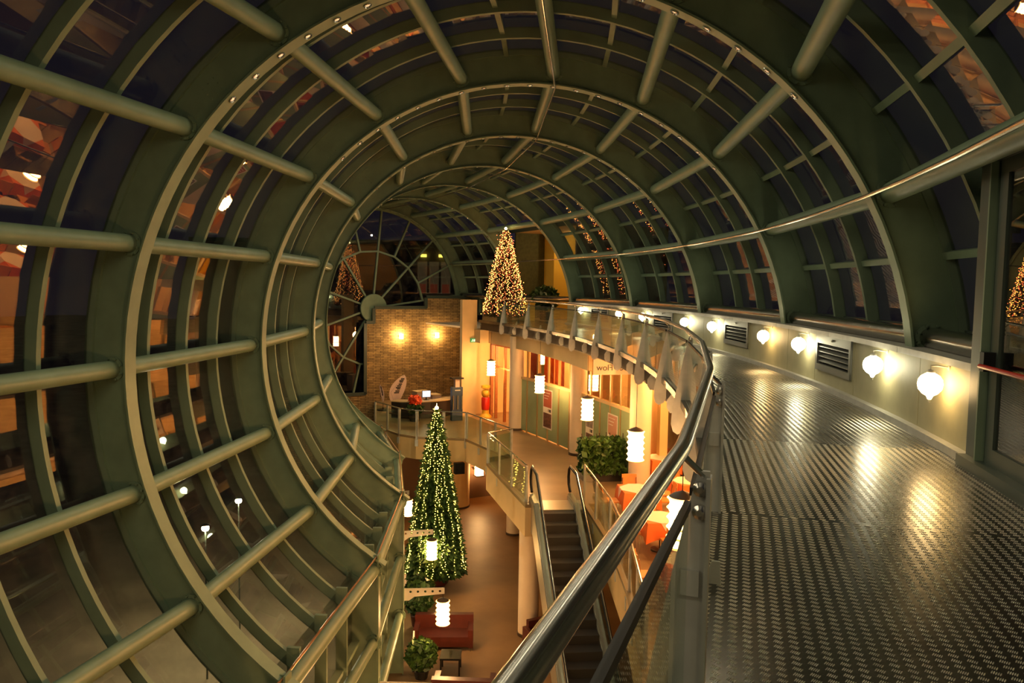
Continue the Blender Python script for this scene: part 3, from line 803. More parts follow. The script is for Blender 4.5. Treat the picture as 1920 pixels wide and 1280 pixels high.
# ------------------------------------------------------------------ mezzanine railings
def glass_rail(name, label, pts, z, h=1.0, sub=1, dropz=0.35):
    t = tag(empty(name, P(*pts[0], z)), label, 'railing')
    W = [P(o_, a_, z) for o_, a_ in pts]
    L0 = Vector(t.location)
    W = [w-L0 for w in W]
    MB().tube([w+EZ*h for w in W], 0.022, 10).build('handrail', CHROME, t, True)
    for a, c in zip(W[:-1], W[1:]):
        n = max(1, round((c-a).length/1.4))
        d = (c-a).normalized(); s = d.cross(EZ)*0.006
        for q in range(n):
            p = a+(c-a)*(q/n); r = a+(c-a)*((q+1)/n)
            x = p+d*0.06; y = r-d*0.06
            MB().hexa([x-s+EZ*-0.1, x+s+EZ*-0.1, y+s+EZ*-0.1, y-s+EZ*-0.1, x-s+EZ*(h-.12), x+s+EZ*(h-.12), y+s+EZ*(h-.12), y-s+EZ*(h-.12)]).build('glass_pane', BGLASS, t)
            MB().bar(p+EZ*-dropz, p+EZ*(h-0.02), 0.05, 0.10, d).build('post', POSTM, t)
            MB().bar(p+EZ*(-dropz-.02), p+EZ*(-dropz+.22), 0.16, 0.12, d).build('post_shoe', POSTM, t)
        MB().bar(c+EZ*-dropz, c+EZ*(h-0.02), 0.05, 0.10, d).build('post', POSTM, t)
    return t
ins = lambda L, k=0.04: [(o_+k, a_) for o_, a_ in L]
glass_rail('reception_railing', 'curved glass railing in front of the reception desk', ins([(-2.38, 46.5), (-2.12, 45.0), (-1.89, 43.5), (-1.37, 42.4), (-0.44, 41.7), (0.33, 41.1)]), ZM)
glass_rail('landing_railing', 'zigzag glass railing between reception and the escalator', ins([(0.33, 41.05), (1.04, 36.1), (0.11, 35.2), (0.48, 28.6)], 0.06), ZM)
glass_rail('escalator_side_railing', 'glass railing between the escalator and the dining tables', ins([(2.10, 28.6), (2.12, 24), (2.12, 20), (2.12, 16)], 0.04), ZM)

# ------------------------------------------------------------------ escalator
eo, eth = 1.25, 28.2
A0 = P(eo, eth, ZM)
ang = math.radians(-62.5)
esc = tag(empty('escalator', A0, ang), 'escalator with dark steps and glass sides descending from the mezzanine', 'escalator')
# local: x runs down the slope (plan), y to the left of travel
RISE = ZM-ZG; SL = math.tan(math.radians(30)); RUN = RISE/SL
hw = 0.45
MB().box(-0.35, 0.55, -hw, hw, -0.06, 0.006).build('landing_plate', SKIRT, esc)
ns = int(RISE/0.2)
for q in range(ns):
    x = 0.45+q*0.2/SL; z = -0.2*(q+0)
    MB().box(x, x+0.2/SL+0.02, -hw, hw, z-0.22, z-0.02).build('step', STEPM, esc)
for s in (-1, 1):
    y0, y1 = sorted((s*hw, s*(hw+0.16)))
    x0, x1 = -0.5, 0.45+RUN
    prof = lambda dz: [(x0, dz), (0.45, dz), (x1, dz-RISE), (x1+0.8, dz-RISE)]
    def strip(dz0, dz1, ya, yb):
        m = MB(); lo = prof(dz0); hi = prof(dz1)
        for i in range(3):
            (xa, za), (xb, zb) = lo[i], lo[i+1]; (_, zc), (_, zd) = hi[i], hi[i+1]
            m.hexa([(xa, ya, za), (xb, ya, zb), (xb, yb, zb), (xa, yb, za), (xa, ya, zc), (xb, ya, zd), (xb, yb, zd), (xa, yb, zc)])
        return m
    strip(-0.75, 0.10, y0, y1).build('side_skirt', SKIRT, esc)
    strip(0.10, 0.16, y0+(.02), y1-.02).build('deck_strip', SKIRT, esc)
    ym = s*(hw+0.08)
    strip(0.16, 0.86, ym-0.005, ym+0.005).build('glass_side', BGLASS, esc)
    hp_ = [(-0.5, ym, 0.2), (-0.72, ym, 0.35), (-0.78, ym, 0.55), (-0.70, ym, 0.78), (-0.5, ym, 0.89), (0.45, ym, 0.90), (x1, ym, 0.90-RISE), (x1+0.6, ym, 0.90-RISE), (x1+0.8, ym, 0.7-RISE), (x1+0.8, ym, 0.4-RISE)]
    MB().tube(hp_, 0.04, 10).build('moving_handrail', BLACKM, esc, True)
    MB().tube([(x, y+0.0, z+0.045) for x, y, z in hp_[4:8]], 0.012, 6).build('handrail_guide', CHROME, esc, True)

# ------------------------------------------------------------------ lanterns
def make_lantern(wire):
    g = empty('lantern')
    H, r = 0.60, 0.165
    prof = []
    n = 5
    for q in range(n):
        z = -H/2+H*q/n
        prof += [(r, z+0.015), (r*0.90, z+H/n*0.35), (r*0.90, z+H/n*0.65), (r, z+H/n-0.015)]
    prof = [(0.0, -H/2)]+prof+[(0.0, H/2)]
    MB().lathe(prof, 20).build('shade', LANT, g, True)
    for q in range(n+1):
        z = -H/2+H*q/n
        MB().lathe([(r+0.004, z-0.014), (r+0.022, z), (r+0.004, z+0.014)], 20).build('shade_ring', LANT2, g, True)
    MB().lathe([(r*0.9, H/2+0.01), (r, H/2+0.02), (r*0.6, H/2+0.06), (0.02, H/2+0.09), (0.0, H/2+0.10)], 16).build('cap', DARKB, g, True)
    MB().tube([(0, 0, H/2+0.08), (0, 0, H/2+wire)], 0.006, 6).build('wire', BLACKM, g)
    return g
L0 = None
def place_lantern(off, th, z, wire, label):
    g = make_lantern(wire); g.location = P(off, th, z)
    return tag(g, label, 'lantern', 'ribbed glowing lanterns')
pend = [(12.85, -1.62, 'ribbed glowing lantern nearest the camera, seen through the railing glass'),
        (21.97, -2.06, 'ribbed glowing lantern hanging before the white column by the hedge'),
        (30.03, -2.25, 'ribbed glowing lantern hanging beside the mirrored sign'),
        (37.64, -2.25, 'ribbed glowing lantern hanging in front of the red food poster'),
        (45.24, -2.27, 'ribbed glowing lantern hanging before the shop entrance')]
for th, z, lb in pend:
    place_lantern(2.42, th, z, -0.72-z-0.30, lb)
for th, lb in ((5.1, 'glowing lantern added out of view below the near railing'), (-2.6, 'glowing lantern added out of view farther back under the walkway edge')):
    place_lantern(2.42, th, -2.25, 1.2, lb)  # both out of view, added to light the near end
place_lantern(4.3, 44.0, -1.75, 0.6, 'small glowing lantern inside the shop entrance')
armlab = {0: 'white perforated bracket arm behind the viewpoint', 1: 'white perforated bracket arm below the viewpoint', 2: 'white perforated bracket arm on the nearest lower column', 3: 'white perforated bracket arm above the sofa lantern', 4: 'white perforated bracket arm in front of the lower tree', 5: 'white perforated bracket arm behind the lower tree'}
lanlab = {0: 'added unseen lantern on the bracket arm behind the viewpoint', 1: 'added unseen lantern on the bracket arm below the viewpoint', 2: 'glowing lantern below the nearest bracket arm', 3: 'glowing lantern with scalloped outline hanging above the maroon sofa', 4: 'glowing lantern hanging in front of the lit lower tree', 5: 'glowing lantern just beside the green column, left of the lower tree'}
for k in (0, 1, 2, 3, 4, 5):  # first two lanterns are unseen, added to light the left ribs
    th = rib_th(k)
    a = tag(empty('bracket_arm', P(-2.70, th, -6.70), math.radians(th)), armlab[k], 'bracket', 'perforated bracket arms on the lower columns')
    L = 1.04
    out = [(0, -0.26), (0.12, -0.26), (0.26, -0.16), (L, -0.10), (L, 0.06), (0, 0.06)]
    # plate with round holes: strips above, below and between
    holes = [0.16+0.19*q for q in range(5)]; hr = 0.034; zc = -0.03
    m = MB()
    def yb(x):
        for (xa, za), (xb, zb) in zip(out[:3], out[1:4]):
            if xa <= x <= xb: return za+(zb-za)*(x-xa)/(xb-xa+1e-9)
        return -0.10
    xs = [0.0]
    for h in holes: xs += [h+hr*c for c in (-1, -.75, -.35, .35, .75, 1)]
    xs += [0.12, 0.26, L]; xs = sorted(set(round(x, 4) for x in xs))
    for xa, xb in zip(xs[:-1], xs[1:]):
        hole = None
        for h in holes:
            if h-hr-1e-6 <= xa and xb <= h+hr+1e-6: hole = h
        t_ = 0.012
        def quad(za0, zb0, za1, zb1): m.hexa([(xa, -t_, za0), (xb, -t_, zb0), (xb, t_, zb0), (xa, t_, za0), (xa, -t_, za1), (xb, -t_, zb1), (xb, t_, zb1), (xa, t_, za1)])
        if hole is None: quad(yb(xa), yb(xb), 0.06, 0.06)
        else:
            ha = math.sqrt(max(0, hr*hr-(xa-hole)**2)); hb = math.sqrt(max(0, hr*hr-(xb-hole)**2))
            quad(yb(xa), yb(xb), zc-ha, zc-hb); quad(zc+ha, zc+hb, 0.06, 0.06)
    m.build('perforated_plate', WHITEP, a)
    MB().box(-0.03, 0.0, -0.07, 0.07, -0.30, 0.10).build('fixing_plate', STEEL, a)
    place_lantern(-1.70, th, -7.30, 0.195, lanlab[k])

# ------------------------------------------------------------------ wall spots on the stone wall
for (x, y, lb) in ((751, 630, 'left'), (818, 628, 'right')):
    o_, z = at_th(x, y, TW-0.2)
    s = thing('stone_wall_spot', lb+' glowing spot lamp on the stone wall', 'wall lamp', o_, TW-0.1, z, 'spot lamps on the stone wall')
    MB().lathe([(0.0, -0.13), (0.09, -0.12), (0.10, 0.0), (0.09, 0.12), (0.0, 0.13)], 14, (0, -0.16, 0)).build('glowing_cylinder', SPOTW, s, True)
    MB().box(-0.05, 0.05, -0.10, 0.06, -0.04, 0.04).build('wall_mount', DARKB, s)

# ------------------------------------------------------------------ Christmas trees
def cone_pts(n, h, rb, power=1.0, inner=0.55):
    z = h*(1-np.sqrt(rng.random(n))) ; rr = rb*(1-z/h)**power*(inner+(1-inner)*np.sqrt(rng.random(n)))
    a = rng.random(n)*2*PI
    return np.stack([rr*np.cos(a), rr*np.sin(a), z], 1), a
def needles(name, n, h, rb, size, z0, material, parent, power=1.0):
    C, a = cone_pts(n, h, rb, power); C[:, 2] += z0
    d = np.stack([np.cos(a), np.sin(a), rng.uniform(-0.8, 0.15, n)], 1); d += rng.normal(0, .35, d.shape); d /= np.linalg.norm(d, axis=1)[:, None]
    s = np.cross(d, rng.normal(0, 1, d.shape)); s /= np.linalg.norm(s, axis=1)[:, None]
    L = size*rng.uniform(.6, 1.3, n)[:, None]; W = L*0.28
    V = np.stack([C-d*L*.5, C+s*W, C+d*L*.6, C-s*W], 1)
    F = np.arange(4*n).reshape(n, 4)
    return big_mesh(name, V, F, material, parent)
OCT_V = np.array([(1, 0, 0), (-1, 0, 0), (0, 1, 0), (0, -1, 0), (0, 0, 1), (0, 0, -1)], float)
OCT_F = np.array([(0, 2, 4), (2, 1, 4), (1, 3, 4), (3, 0, 4), (2, 0, 5), (1, 2, 5), (3, 1, 5), (0, 3, 5)])
def bulbs(name, C, r, material, parent):
    C = np.asarray(C); n = len(C)
    V = C[:, None, :]+OCT_V[None]*r; F = (OCT_F[None]+6*np.arange(n)[:, None, None]).reshape(-1, 3)
    return big_mesh(name, V, F, material, parent)
def strings(n, h, rb, z0, step, power, jitter, start=0.0, end=1.0):
    out = []
    for q in range(n):
        a = 2*PI*q/n+rng.normal(0, .06); z = h*(0.985 if q % 3 == 0 else 0.90 if q % 3 == 1 else 0.80)
        lim = h*(1-end)*rng.uniform(.4, 1.3)
        while z > lim:
            rr = rb*(1-z/h)**power+0.04
            out.append((rr*math.cos(a)+rng.normal(0, jitter), rr*math.sin(a)+rng.normal(0, jitter), z+z0))
            a += rng.normal(0, 0.02); z -= step*rng.uniform(.7, 1.3)
    return out
# lower tree
o_, t_ = at_z(818, 1100, ZG)
lt = thing('christmas_tree', 'tall fir tree with vertical yellow light strings standing on the ground floor', 'christmas tree', o_, t_+0.35, ZG)
TH_ = 5.55; TB = 0.6
MB().tube([(0, 0, 0.3), (0, 0, TB+TH_*0.95)], 0.08, 10, rs=[0.10, 0.015]).build('trunk', BARK, lt, True)
MB().lathe([(0.35, 0), (0.45, 0.1), (0.50, 0.55), (0.46, 0.58), (0.44, 0.5), (0.0, 0.48)], 20).build('pot', MAROON, lt, True)
needles('foliage', 9000, TH_, 1.0, 0.30, TB*0.75, NEEDLE, lt, 0.85)
bl = strings(24, TH_*0.985, 1.0, TB*0.8, 0.075, 0.85, 0.02, end=0.98)
bulbs('fairy_lights', bl, 0.016, BULBY, lt)
MB().sphere((0, 0, TB*.8+TH_), 0.06, 10, 8).lathe([(0.015, 0.0), (0.0, 0.12)], 8, (0, 0, TB*.8+TH_+0.04)).build('star', STARM, lt, True)
# upper tree
ut = thing('christmas_tree', 'slim fir tree with orange and red lights on the upper walkway', 'christmas tree', 3.15, 45.7, ZF)
MB().tube([(0, 0, 0.1), (0, 0, 3.8)], 0.05, 10, rs=[0.06, 0.01]).build('trunk', BARK, ut, True)
MB().lathe([(0.25, 0), (0.32, 0.05), (0.34, 0.30), (0.0, 0.28)], 18).build('pot', BLACKT, ut, True)
needles('foliage', 5000, 3.75, 0.85, 0.22, 0.25, NEEDLE2, ut, 0.9)
b1 = strings(20, 3.75, 0.92, 0.15, 0.06, 0.85, 0.06, end=0.93); b2 = strings(26, 3.7, 0.82, 0.15, 0.06, 0.85, 0.08, end=0.95)
bulbs('fairy_lights', b1, 0.017, BULBO, ut)
bulbs('red_fairy_lights', b2, 0.018, BULBR, ut)
MB().sphere((0, 0, 3.95), 0.06, 8, 6).build('star', STARM, ut, True)

# ------------------------------------------------------------------ plants
def leaves(n, box, size, material, parent, name='foliage', ell=True):
    C = rng.normal(0, 1, (n, 3)); C /= np.linalg.norm(C, axis=1)[:, None]; C *= rng.random(n)[:, None]**(1/4)
    if not ell: C = rng.uniform(-1, 1, (n, 3)); C *= (1/np.maximum(np.abs(C).max(1), 1e-6)*rng.uniform(.75, 1, n))[:, None]
    C = C*np.array(box[:3])+np.array(box[3:])
    d = rng.normal(0, 1, (n, 3))+np.array([0, 0, .3]); d /= np.linalg.norm(d, axis=1)[:, None]
    s = np.cross(d, rng.normal(0, 1, (n, 3))); s /= np.linalg.norm(s, axis=1)[:, None]
    nn = np.cross(d, s); L = size*rng.uniform(.6, 1.3, n)[:, None]; W = L*.32
    V = np.stack([C-d*L*.5, C+s*W+nn*L*.08, C+d*L*.5, C-s*W+nn*L*.08], 1)
    return big_mesh(name, V, np.arange(4*n).reshape(n, 4), material, parent)
h1 = thing('hedge', 'broad leafy green hedge in a planter before the white column', 'hedge', 3.22, 31.6, ZM, turn=0)
MB().box(-0.62, 0.62, -0.28, 0.28, 0, 0.35).build('planter', BLACKT, h1)
leaves(2200, (0.66, 0.38, 0.50, 0, 0, 0.74), 0.24, LEAF2, h1, ell=False)
m = MB()
for q in range(7): m.tube([(-0.6+0.2*q, 0, 0.4), (-0.6+0.2*q+rng.normal(0, .08), rng.normal(0, .1), 1.4)], 0.015, 6)
m.build('stems', BARK, h1)
def pot_plant(x, y, zf, h, w, label, mt=LEAF, n=700, size=0.2, potm=BLACKT):
    o_, t_ = at_z(x, y, zf)
    g = thing('potted_plant', label, 'plant', o_, t_, zf)
    MB().lathe([(w*.40, 0), (w*.52, h*.22), (w*.48, h*.24), (0, h*.22)], 16).build('pot', potm, g, True)
    leaves(n, (w, w, h*.40, 0, 0, h*.62), size, mt, g)
    m = MB()
    for q in range(5):
        a = q*1.26; m.tube([(0, 0, h*.2), (w*.3*math.cos(a), w*.3*math.sin(a), h*.7)], 0.012, 6)
    m.build('stems', BARK, g)
    return g
pot_plant(784, 1172, ZG, 1.5, 0.45, 'dense dark potted plant behind the maroon sofa', LEAF, 900, 0.22, MAROON)
pot_plant(790, 1270, ZG, 1.0, 0.40, 'round leafy potted plant in front of the maroon sofa', LEAF2, 700, 0.20)
pot_plant(795, 1135, ZG, 0.9, 0.35, 'small leafy plant at the foot of the lower tree', LEAF2, 500, 0.18)
g = thing('potted_palm', 'dark bushy plant on the walkway behind the upper tree', 'plant', 5.6, 47.0, ZF)
MB().lathe([(0.22, 0), (0.30, 0.35), (0.27, 0.37), (0, 0.35)], 16).build('pot', BLACKT, g, True)
leaves(600, (0.65, 0.65, 0.55, 0, 0, 1.0), 0.28, LEAF, g)
MB().tube([(0, 0, 0.3), (0, 0, 1.0)], 0.03, 8).build('stem', BARK, g)
g = thing('yellow_block', 'low yellow block on the walkway beside the upper tree', 'block', 4.4, 46.2, ZF)
MB().box(-0.28, 0.28, -0.2, 0.2, 0, 0.75).box(-0.30, 0.30, -0.22, 0.22, 0.75, 0.79).build('block_body', YELLOW, g)

# ------------------------------------------------------------------ dining tables and chairs
def make_table(t):
    MB().lathe([(0.22, 0), (0.22, 0.03), (0.035, 0.05), (0.035, 0.70), (0.2, 0.72)], 16).build('pedestal', DARKB, t, True)
    a = 0.44
    m = MB(); n = 8; rows = [(a, 0.745), (a+.005, 0.73), (a+.03, 0.58), (a+.05, 0.40)]
    V = []; F = []
    per = []
    for s in range(4):
        for q in range(n): per.append((s, q/n))
    for j, (w, z) in enumerate(rows):
        for s, u in per:
            ww = w*(1+(0.04*math.sin(u*4*PI*1.5+s) if j > 1 else 0)); zz = z-(0.10*abs(2*u-1)**3 if j == 3 else 0)
            c = [(-1, -1), (1, -1), (1, 1), (-1, 1)]
            x = c[s][0]+(c[(s+1) % 4][0]-c[s][0])*u; y = c[s][1]+(c[(s+1) % 4][1]-c[s][1])*u
            V.append((x*ww, y*ww, zz))
    N = len(per)
    for j in range(len(rows)-1):
        for q in range(N): F.append((j*N+q, j*N+(q+1) % N, (j+1)*N+(q+1) % N, (j+1)*N+q))
    F.append(tuple(range(N)))
    m.add(V, F).build('orange_cloth', ORANGE, t, True)
    # white overcloth set cornerwise, its points hanging over the sides
    b = 0.60; e = 0.446
    MB().prism([(-e, -b+e), (-e, b-e), (-b+e, e), (b-e, e), (e, b-e), (e, -b+e), (b-e, -e), (-b+e, -e)], (0, 0, 0.748), (1, 0, 0), (0, 1, 0), 0.004).build('white_overcloth', WHITEC, t)
    for s in range(4):
        c, s_ = math.cos(s*PI/2), math.sin(s*PI/2)
        tri = [(-(b-e)*1.0, 0.75), ((b-e)*1.0, 0.75), (0, 0.50)]
        V = []
        for k_ in (0.0, 0.004):
            for x, z in tri:
                w = e+0.012+(0.75-z)*0.17+k_; V.append((w*c-x*s_, w*s_+x*c, z))
        MB().add(V, [(0, 1, 2), (5, 4, 3), (0, 3, 4, 1), (1, 4, 5, 2), (2, 5, 3, 0)]).build('overcloth_point', WHITEC, t)
def make_chair():
    g = empty('dining_chair')
    MB().box(-0.20, 0.20, -0.20, 0.20, 0.43, 0.46).build('seat', CHAIRW, g)
    m = MB(); V = []; F = []
    for q in range(7):
        x = -0.20+0.40*q/6; y = -0.20-0.03*(1-(x/0.2)**2)
        for z, dy in ((0.55, 0), (0.88, -0.05)):
            V += [(x, y+dy, z), (x, y+dy-0.015, z)]
    for q in range(6):
        a = 4*q; F += [(a, a+4, a+6, a+2), (a+1, a+3, a+7, a+5), (a, a+1, a+5, a+4), (a+2, a+6, a+7, a+3)]
    F += [(0, 2, 3, 1), (24, 25, 27, 26)]
    m.add(V, F).build('backrest', CHAIRW, g, True)
    for x in (-0.18, 0.18):
        MB().tube([(x, 0.18, 0), (x, 0.17, 0.44)], 0.013, 8).build('leg', CHROME, g, True)
        MB().tube([(x, -0.22, 0), (x, -0.19, 0.44), (x, -0.225, 0.80)], 0.013, 8).build('leg', CHROME, g, True)
    return g
chair0 = make_chair(); used = [False]
tables = [(3.20, 26.45, 'in front of the hedge', 0), (3.20, 23.2, 'by the escalator railing', 6), (4.95, 31.0, 'behind the hedge column', 0),
          (5.6, 33.0, 'in the second row', 8), (6.9, 36.2, 'deepest in the restaurant', 0), (4.80, 27.4, 'right of the hedge column', 10), (4.90, 24.4, 'beside the nearest lantern', 0), (7.1, 29.8, 'against the inner wall', 5),
          (3.20, 19.6, 'under the walkway handrail', 0)]
sides = [(0, -0.71, 0, 'near side'), (0, 0.71, PI, 'far side'), (-0.71, 0, -PI/2, 'atrium side'), (0.71, 0, PI/2, 'inner side')]
tproto = None
for off, th, where, turn in tables:
    if tproto is None:
        t = empty('dining_table'); make_table(t); tproto = t
    else: t = copy_tree(tproto)
    t.location = P(off, th, ZM); t.rotation_euler = (0, 0, math.radians(th+turn))
    tag(t, 'dining table with orange cloth and white overcloth, '+where, 'table', 'dining tables on the mezzanine')
    for dx, dy, rz, sd in sides:
        ch = chair0 if not used[0] else copy_tree(chair0); used[0] = True
        a = math.radians(th+turn); v = Vector((dx*math.cos(a)-dy*math.sin(a), dx*math.sin(a)+dy*math.cos(a), 0))
        ch.location = P(off, th, ZM)+v; ch.rotation_euler = (0, 0, a+rz)
        tag(ch, 'orange chair, '+sd+' of the table '+where, 'chair', 'dining chairs on the mezzanine')

# ------------------------------------------------------------------ reception
o_, t_ = at_z(790, 800, ZM)
rd = thing('reception_desk', 'dark curved reception desk with a light counter top behind the railing', 'desk', 0.35, 48.9, ZM)
m = MB(); mt_ = MB()
for q in range(8):
    a0 = -0.9+q*0.225; a1 = a0+0.225; r0, r1 = 1.55, 1.95
    for mm, z0, z1, ra, rb in ((m, 0, 0.72, r0, r1), (mt_, 0.72, 0.76, r0-.08, r1+.08)):
        pts_ = [(ra, a0), (rb, a0), (rb, a1), (ra, a1)]
        mm.hexa([(rr*math.sin(a), 1.2-rr*math.cos(a), z0) for rr, a in pts_]+[(rr*math.sin(a), 1.2-rr*math.cos(a), z1) for rr, a in pts_])
m.build('desk_body', mat('dark_desk', (0.03, 0.022, 0.018), 0.4), rd); mt_.build('counter_top', CREAM, rd)
def at(off, th, z): return P(off, th, z)
mo = thing('monitor', 'lit computer monitor on the reception desk', 'monitor', 0.30, 48.35, ZM+0.76)
MB().box(-0.20, 0.20, -0.02, 0.03, 0.12, 0.42).build('casing', BLACKT, mo)
MB().box(-0.18, 0.18, -0.026, -0.02, 0.14, 0.40).build('screen', SCREEN, mo)
MB().box(-0.03, 0.03, 0, 0.03, 0.02, 0.16).box(-0.12, 0.12, -0.08, 0.10, 0, 0.02).build('stand', BLACKT, mo)
fl = thing('flower_arrangement', 'orange red flowers in a dark pot beside the monitor', 'flowers', -0.50, 47.2, ZM)
MB().lathe([(0.20, 0), (0.26, 0.2), (0.20, 0.38), (0.22, 0.40), (0, 0.38)], 16).build('pot', BLACKT, fl, True)
leaves(260, (0.36, 0.36, 0.25, 0, 0, 0.55), 0.22, LEAF, fl)
leaves(160, (0.27, 0.27, 0.24, 0, 0, 0.88), 0.20, FLOWER, fl, 'petals')
def sail(name, x0, y0, x1, y1, th, w, label):
    o0, z0 = at_th(x0, y0, th); o1, z1 = at_th(x1, y1, th)
    g = thing(name, label, 'banner', o0, th, ZM)
    H = z1-ZM; dx = o1-o0
    pts_ = []
    n = 14
    prof = [0.10, 0.35, 0.55, 0.70, 0.82, 0.90, 0.96, 1.0, 1.0, 0.97, 0.9, 0.78, 0.6, 0.36, 0.0]
    L = [(dx*u*u, 0.35+(H-0.35)*u, w*prof[i]) for i, u in enumerate(np.linspace(0, 1, 15))]
    left = [(x-ww*.5, z) for x, z, ww in L]; right = [(x+ww*.5, z) for x, z, ww in L[::-1][1:]]
    MB().prism(left+right, (0, 0, 0), (1, 0, 0), (0, 0, 1), 0.012).build('sail', PINKP, g)
    MB().tube([(0, 0, 0.05), (0, 0, 0.4), (dx*.25-w*.42, 0, H*.55), (dx, 0, H)], 0.014, 6).build('mast', BLACKT, g, True)
    MB().lathe([(0.28, 0), (0.28, 0.05), (0.04, 0.08), (0.03, 0.12)], 16).build('foot', BLACKT, g, True)
    m = MB()
    for q in range(9):
        u = 0.42+q*0.055; x = dx*u*u; z = 0.35+(H-0.35)*u
        m.box(x-w*.16*(1-.3*(q % 3)), x+w*.17, -0.016, -0.012, z-0.035, z+0.035) if q % 4 != 2 else m.box(x-w*.05, x+w*.17, -0.016, -0.012, z-0.02, z+0.05)
    m.build('sail_lettering', INK, g)
sail('sail_banner', 740, 800, 758, 702, 50.5, 0.72, 'tall pale sail-shaped banner leaning beside the stone wall')
sail('sail_banner', 718, 790, 712, 720, 52.0, 0.18, 'narrow pale sail banner at the left end of reception')
o_, z = at_th(854, 775, 47.0)
ds = thing('display_stand', 'blue grey product display stand against the cream pier', 'display stand', 1.24, 46.6, ZM)
MB().box(-0.24, 0.24, -0.12, 0.12, 0, 1.45).build('panel', BLUEP, ds)
MB().box(-0.25, 0.25, -0.20, 0.20, 1.80, 1.87).build('top_shelf', BLACKT, ds)
for q in range(3): MB().tube([(-0.2+0.2*q, -0.14, 0.5), (-0.2+0.2*q, -0.14, 1.1)], 0.025, 8).build('hanging_item', CHROME, ds, True)
MB().box(-0.10, 0.10, -0.10, 0.10, 1.45, 1.80).build('display_head', PINKP, ds)
MB().box(-0.12, 0.12, -0.126, -0.12, 1.30, 1.34).build('brand_strip', POSTW, ds)
gm = thing('gumball_machine', 'red and yellow gumball machine inside the shop entrance', 'vending machine', *at_z(910, 782, ZM), ZM)
MB().lathe([(0.28, 0), (0.28, 0.05), (0.16, 0.18), (0.14, 0.35)], 18).build('yellow_foot', YELP, gm, True)
MB().lathe([(0.17, 0.35), (0.19, 0.5), (0.19, 0.85), (0.16, 0.9)], 18).build('red_body', RED, gm, True)
MB().sphere((0, 0, 1.10), 0.22, 16, 10).build('ball_globe', WGLASS, gm, True)
MB().sphere((0, 0, 1.06), 0.19, 14, 8).build('gumballs', YELP, gm, True)
MB().lathe([(0.13, 1.28), (0.20, 1.32), (0.20, 1.42), (0.0, 1.46)], 18).build('yellow_lid', YELP, gm, True)
for (x, y, w, h, lb) in ((805, 780, .7, 0.80, 'cream carton stack behind the reception desk'), (822, 778, .45, 0.62, 'low cream box beside the reception desk')):
    g = thing('storage_box', lb, 'box', 0.95 if w > .5 else 1.60, 51.5, ZM)
    MB().box(-w/2, w/2, -.3, .3, 0, h).build('carton', PINKP, g); MB().box(-w/2-.01, w/2+.01, -.31, .31, h, h+.05).build('lid', CREAM, g)

# ------------------------------------------------------------------ ground floor furniture
def sofa(x, y, w, label, turn):
    o_, t_ = at_z(x, y, ZG)
    g = thing('sofa', label, 'sofa', o_, t_, ZG, turn=turn)
    d = 0.80
    MB().box(-w/2+.14, w/2-.14, -d/2+.02, d/2-.15, 0.14, 0.42).build('seat_cushion', MAROON, g)
    MB().box(-w/2, w/2, d/2-.18, d/2, 0.12, 0.80).build('backrest', MAROON, g)
    for s in (-1, 1):
        x0, x1 = sorted((s*w/2, s*(w/2-.14)))
        MB().box(x0, x1, -d/2, d/2-.16, 0.12, 0.62).build('armrest', MAROON, g)
        for yy in (-d/2+.06, d/2-.06):
            MB().tube([(s*(w/2-.07), yy, 0), (s*(w/2-.07), yy, 0.13)], 0.02, 8).build('leg', CHROME, g, True)
    return g
sofa(832, 1210, 1.65, 'maroon leather sofa below the scalloped lantern', -6)
sofa(870, 1320, 1.5, 'maroon leather sofa at the bottom edge of the view', 174)
bx = thing('red_armchair', 'boxy red armchair beside the cream column under the escalator', 'armchair', 1.15, 29.0, ZG, turn=20)
MB().box(-0.36, 0.36, -0.36, 0.24, 0.10, 0.42).build('seat', MAROON, bx); MB().box(-0.36, 0.36, 0.24, 0.38, 0.10, 0.78).build('backrest', MAROON, bx)
for s in (-1, 1): MB().box(*sorted((s*0.36, s*0.48)), -0.36, 0.38, 0.10, 0.60).build('armrest', MAROON, bx)
o_, t_ = at_z(845, 1258, ZG)
tb = thing('side_table', 'small square black table in front of the maroon sofa', 'table', o_, t_, ZG, turn=-6)
MB().box(-0.27, 0.27, -0.27, 0.27, 0.42, 0.47).build('table_top', BLACKT, tb)
for x in (-.24, .24):
    for y in (-.24, .24): MB().box(x-.02, x+.02, y-.02, y+.02, 0, 0.42).build('leg', BLACKT, tb)
cp = tag(empty('candle_glass', P(o_, t_, ZG+0.47)), 'small clear candle glass on the black table', 'glass')
MB().lathe([(0.035, 0), (0.04, 0.10), (0.035, 0.10), (0.03, 0.01), (0, 0.01)], 12).build('cup', WGLASS, cp, True)
o_, t_ = at_z(765, 1250, ZG)
mb = thing('menu_board', 'pale menu board beside the green column', 'board', -2.45, 27.6, ZG)
MB().box(-0.02, 0.02, -0.22, 0.22, 0.35, 1.0).build('board', POSTW, mb); MB().box(-0.03, 0.03, -0.03, 0.03, 0, 0.4).build('foot', BLACKT, mb)
MB().box(0.021, 0.024, -0.16, 0.16, 0.5, 0.9).build('menu_print', POSTR, mb)
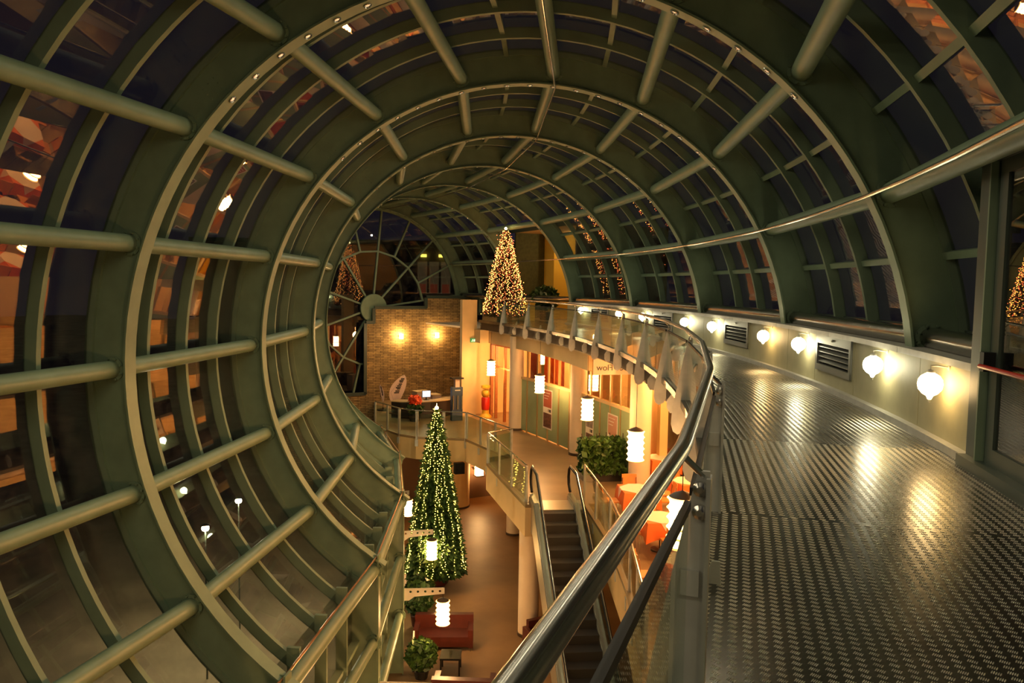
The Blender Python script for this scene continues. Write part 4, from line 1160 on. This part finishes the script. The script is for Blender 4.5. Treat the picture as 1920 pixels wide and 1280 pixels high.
# low wall lamp deep under the mezzanine
ul = thing('wall_lantern', 'square glowing wall lantern deep under the mezzanine', 'wall lamp', 3.17, 49.2, -7.41)
MB().box(-0.16, 0.16, -0.16, 0.10, -0.20, 0.20).build('glowing_box', LANT, ul); MB().box(-0.2, 0.2, -0.2, 0.2, -0.26, -0.20).build('tray', DARKB, ul)
MB().box(-0.05, 0.05, 0.10, 0.6, -0.05, 0.05).build('mount', DARKB, ul)
uw = structure('wall_under', 'dark wall under the mezzanine at ground level')
pb('under_wall', mat('brown_wall', (0.16, 0.09, 0.05), 0.7), -3.2, 9, 50.2, 50.5, ZG, ZM-0.88, par=uw)
pb('under_outer_wall', MATS['brown_wall'], 9.0, 9.3, 4, 56, ZG, ZM, par=uw, n=40)

# ------------------------------------------------------------------ outside
BO = Vector((5.17, 59.77, ZG-0.25)); bdir = Vector((rt.x, rt.y, 0)).normalized()
bd = tag(empty('building', BO, math.atan2(bdir.y, bdir.x)), 'dark low building with a small lit shop beyond the end window', 'building')
MB().box(-16, 16, 0, 9, 0, 13.9).build('facade', ROOFDARK, bd)
MB().box(-16.3, 16.3, -0.4, 9.3, 13.9, 14.25).build('roof_edge', DARKF, bd)
LITW = mat('lit_window', (0.4, 0.3, 0.15), 0.5, emit=(1.0, 0.66, 0.30), estr=0.035)
LITR = mat('lit_red_window', (0.4, 0.1, 0.05), 0.5, emit=(0.9, 0.16, 0.06), estr=0.08)
for q in range(3):
    x = 4.0+q*1.05
    w_ = MB().box(x, x+0.85, -0.08, 0.0, 9.6, 12.4).build('window', LITW, bd)
    MB().box(x+0.1, x+0.75, -0.12, -0.08, 9.6, 10.4).build('red_display', LITR, w_)
for x in (4.3, 5.9): MB().box(x, x+0.5, -0.3, 0.0, 12.8, 13.05).build('shop_lamp', mat('shop_lamp_glow', (1, 0.8, 0.2), 0.5, emit=(1.0, 0.75, 0.1), estr=3) if 'shop_lamp_glow' not in MATS else MATS['shop_lamp_glow'], bd)
for off, th, lb in ((-7.81, 28.46, 'nearer'), (-7.46, 32.97, 'farther')):
    sl = thing('street_lamp', lb+' white street lamp on the paving outside the left glass', 'street lamp', off, th, ZG-0.25)
    H = -5.2-ZG+0.25
    MB().tube([(0, 0, 0), (0, 0, H)], 0.05, 10, rs=[0.025, 0.018]).build('pole', DARKF, sl, True)
    MB().lathe([(0.0, H), (0.07, H+0.02), (0.09, H+0.07), (0.06, H+0.14), (0.0, H+0.15)], 16).build('lamp_head', mat('street_lamp_glow', (1, 1, 1), 0.5, emit=(1.0, 0.80, 0.48), estr=1500) if 'street_lamp_glow' not in MATS else MATS['street_lamp_glow'], sl, True)
    MB().lathe([(0.13, H+0.15), (0.04, H+0.19), (0.0, H+0.20)], 16).build('lamp_cap', DARKF, sl, True)

# ================================================================== ADDED LIGHT IN THE ROOMS BELOW
for th in (16, 20, 24, 28, 32, 36, 40, 44):
    lamp('restaurant_fill', P(5.2, th, -1.05), 300, (1.0, 0.48, 0.15), 0.12)  # unseen lights added to brighten the restaurant
lamp('reception_fill', P(1.0, 51.5, -1.6), 60, (1.0, 0.62, 0.28), 0.2)  # unseen light added to brighten reception
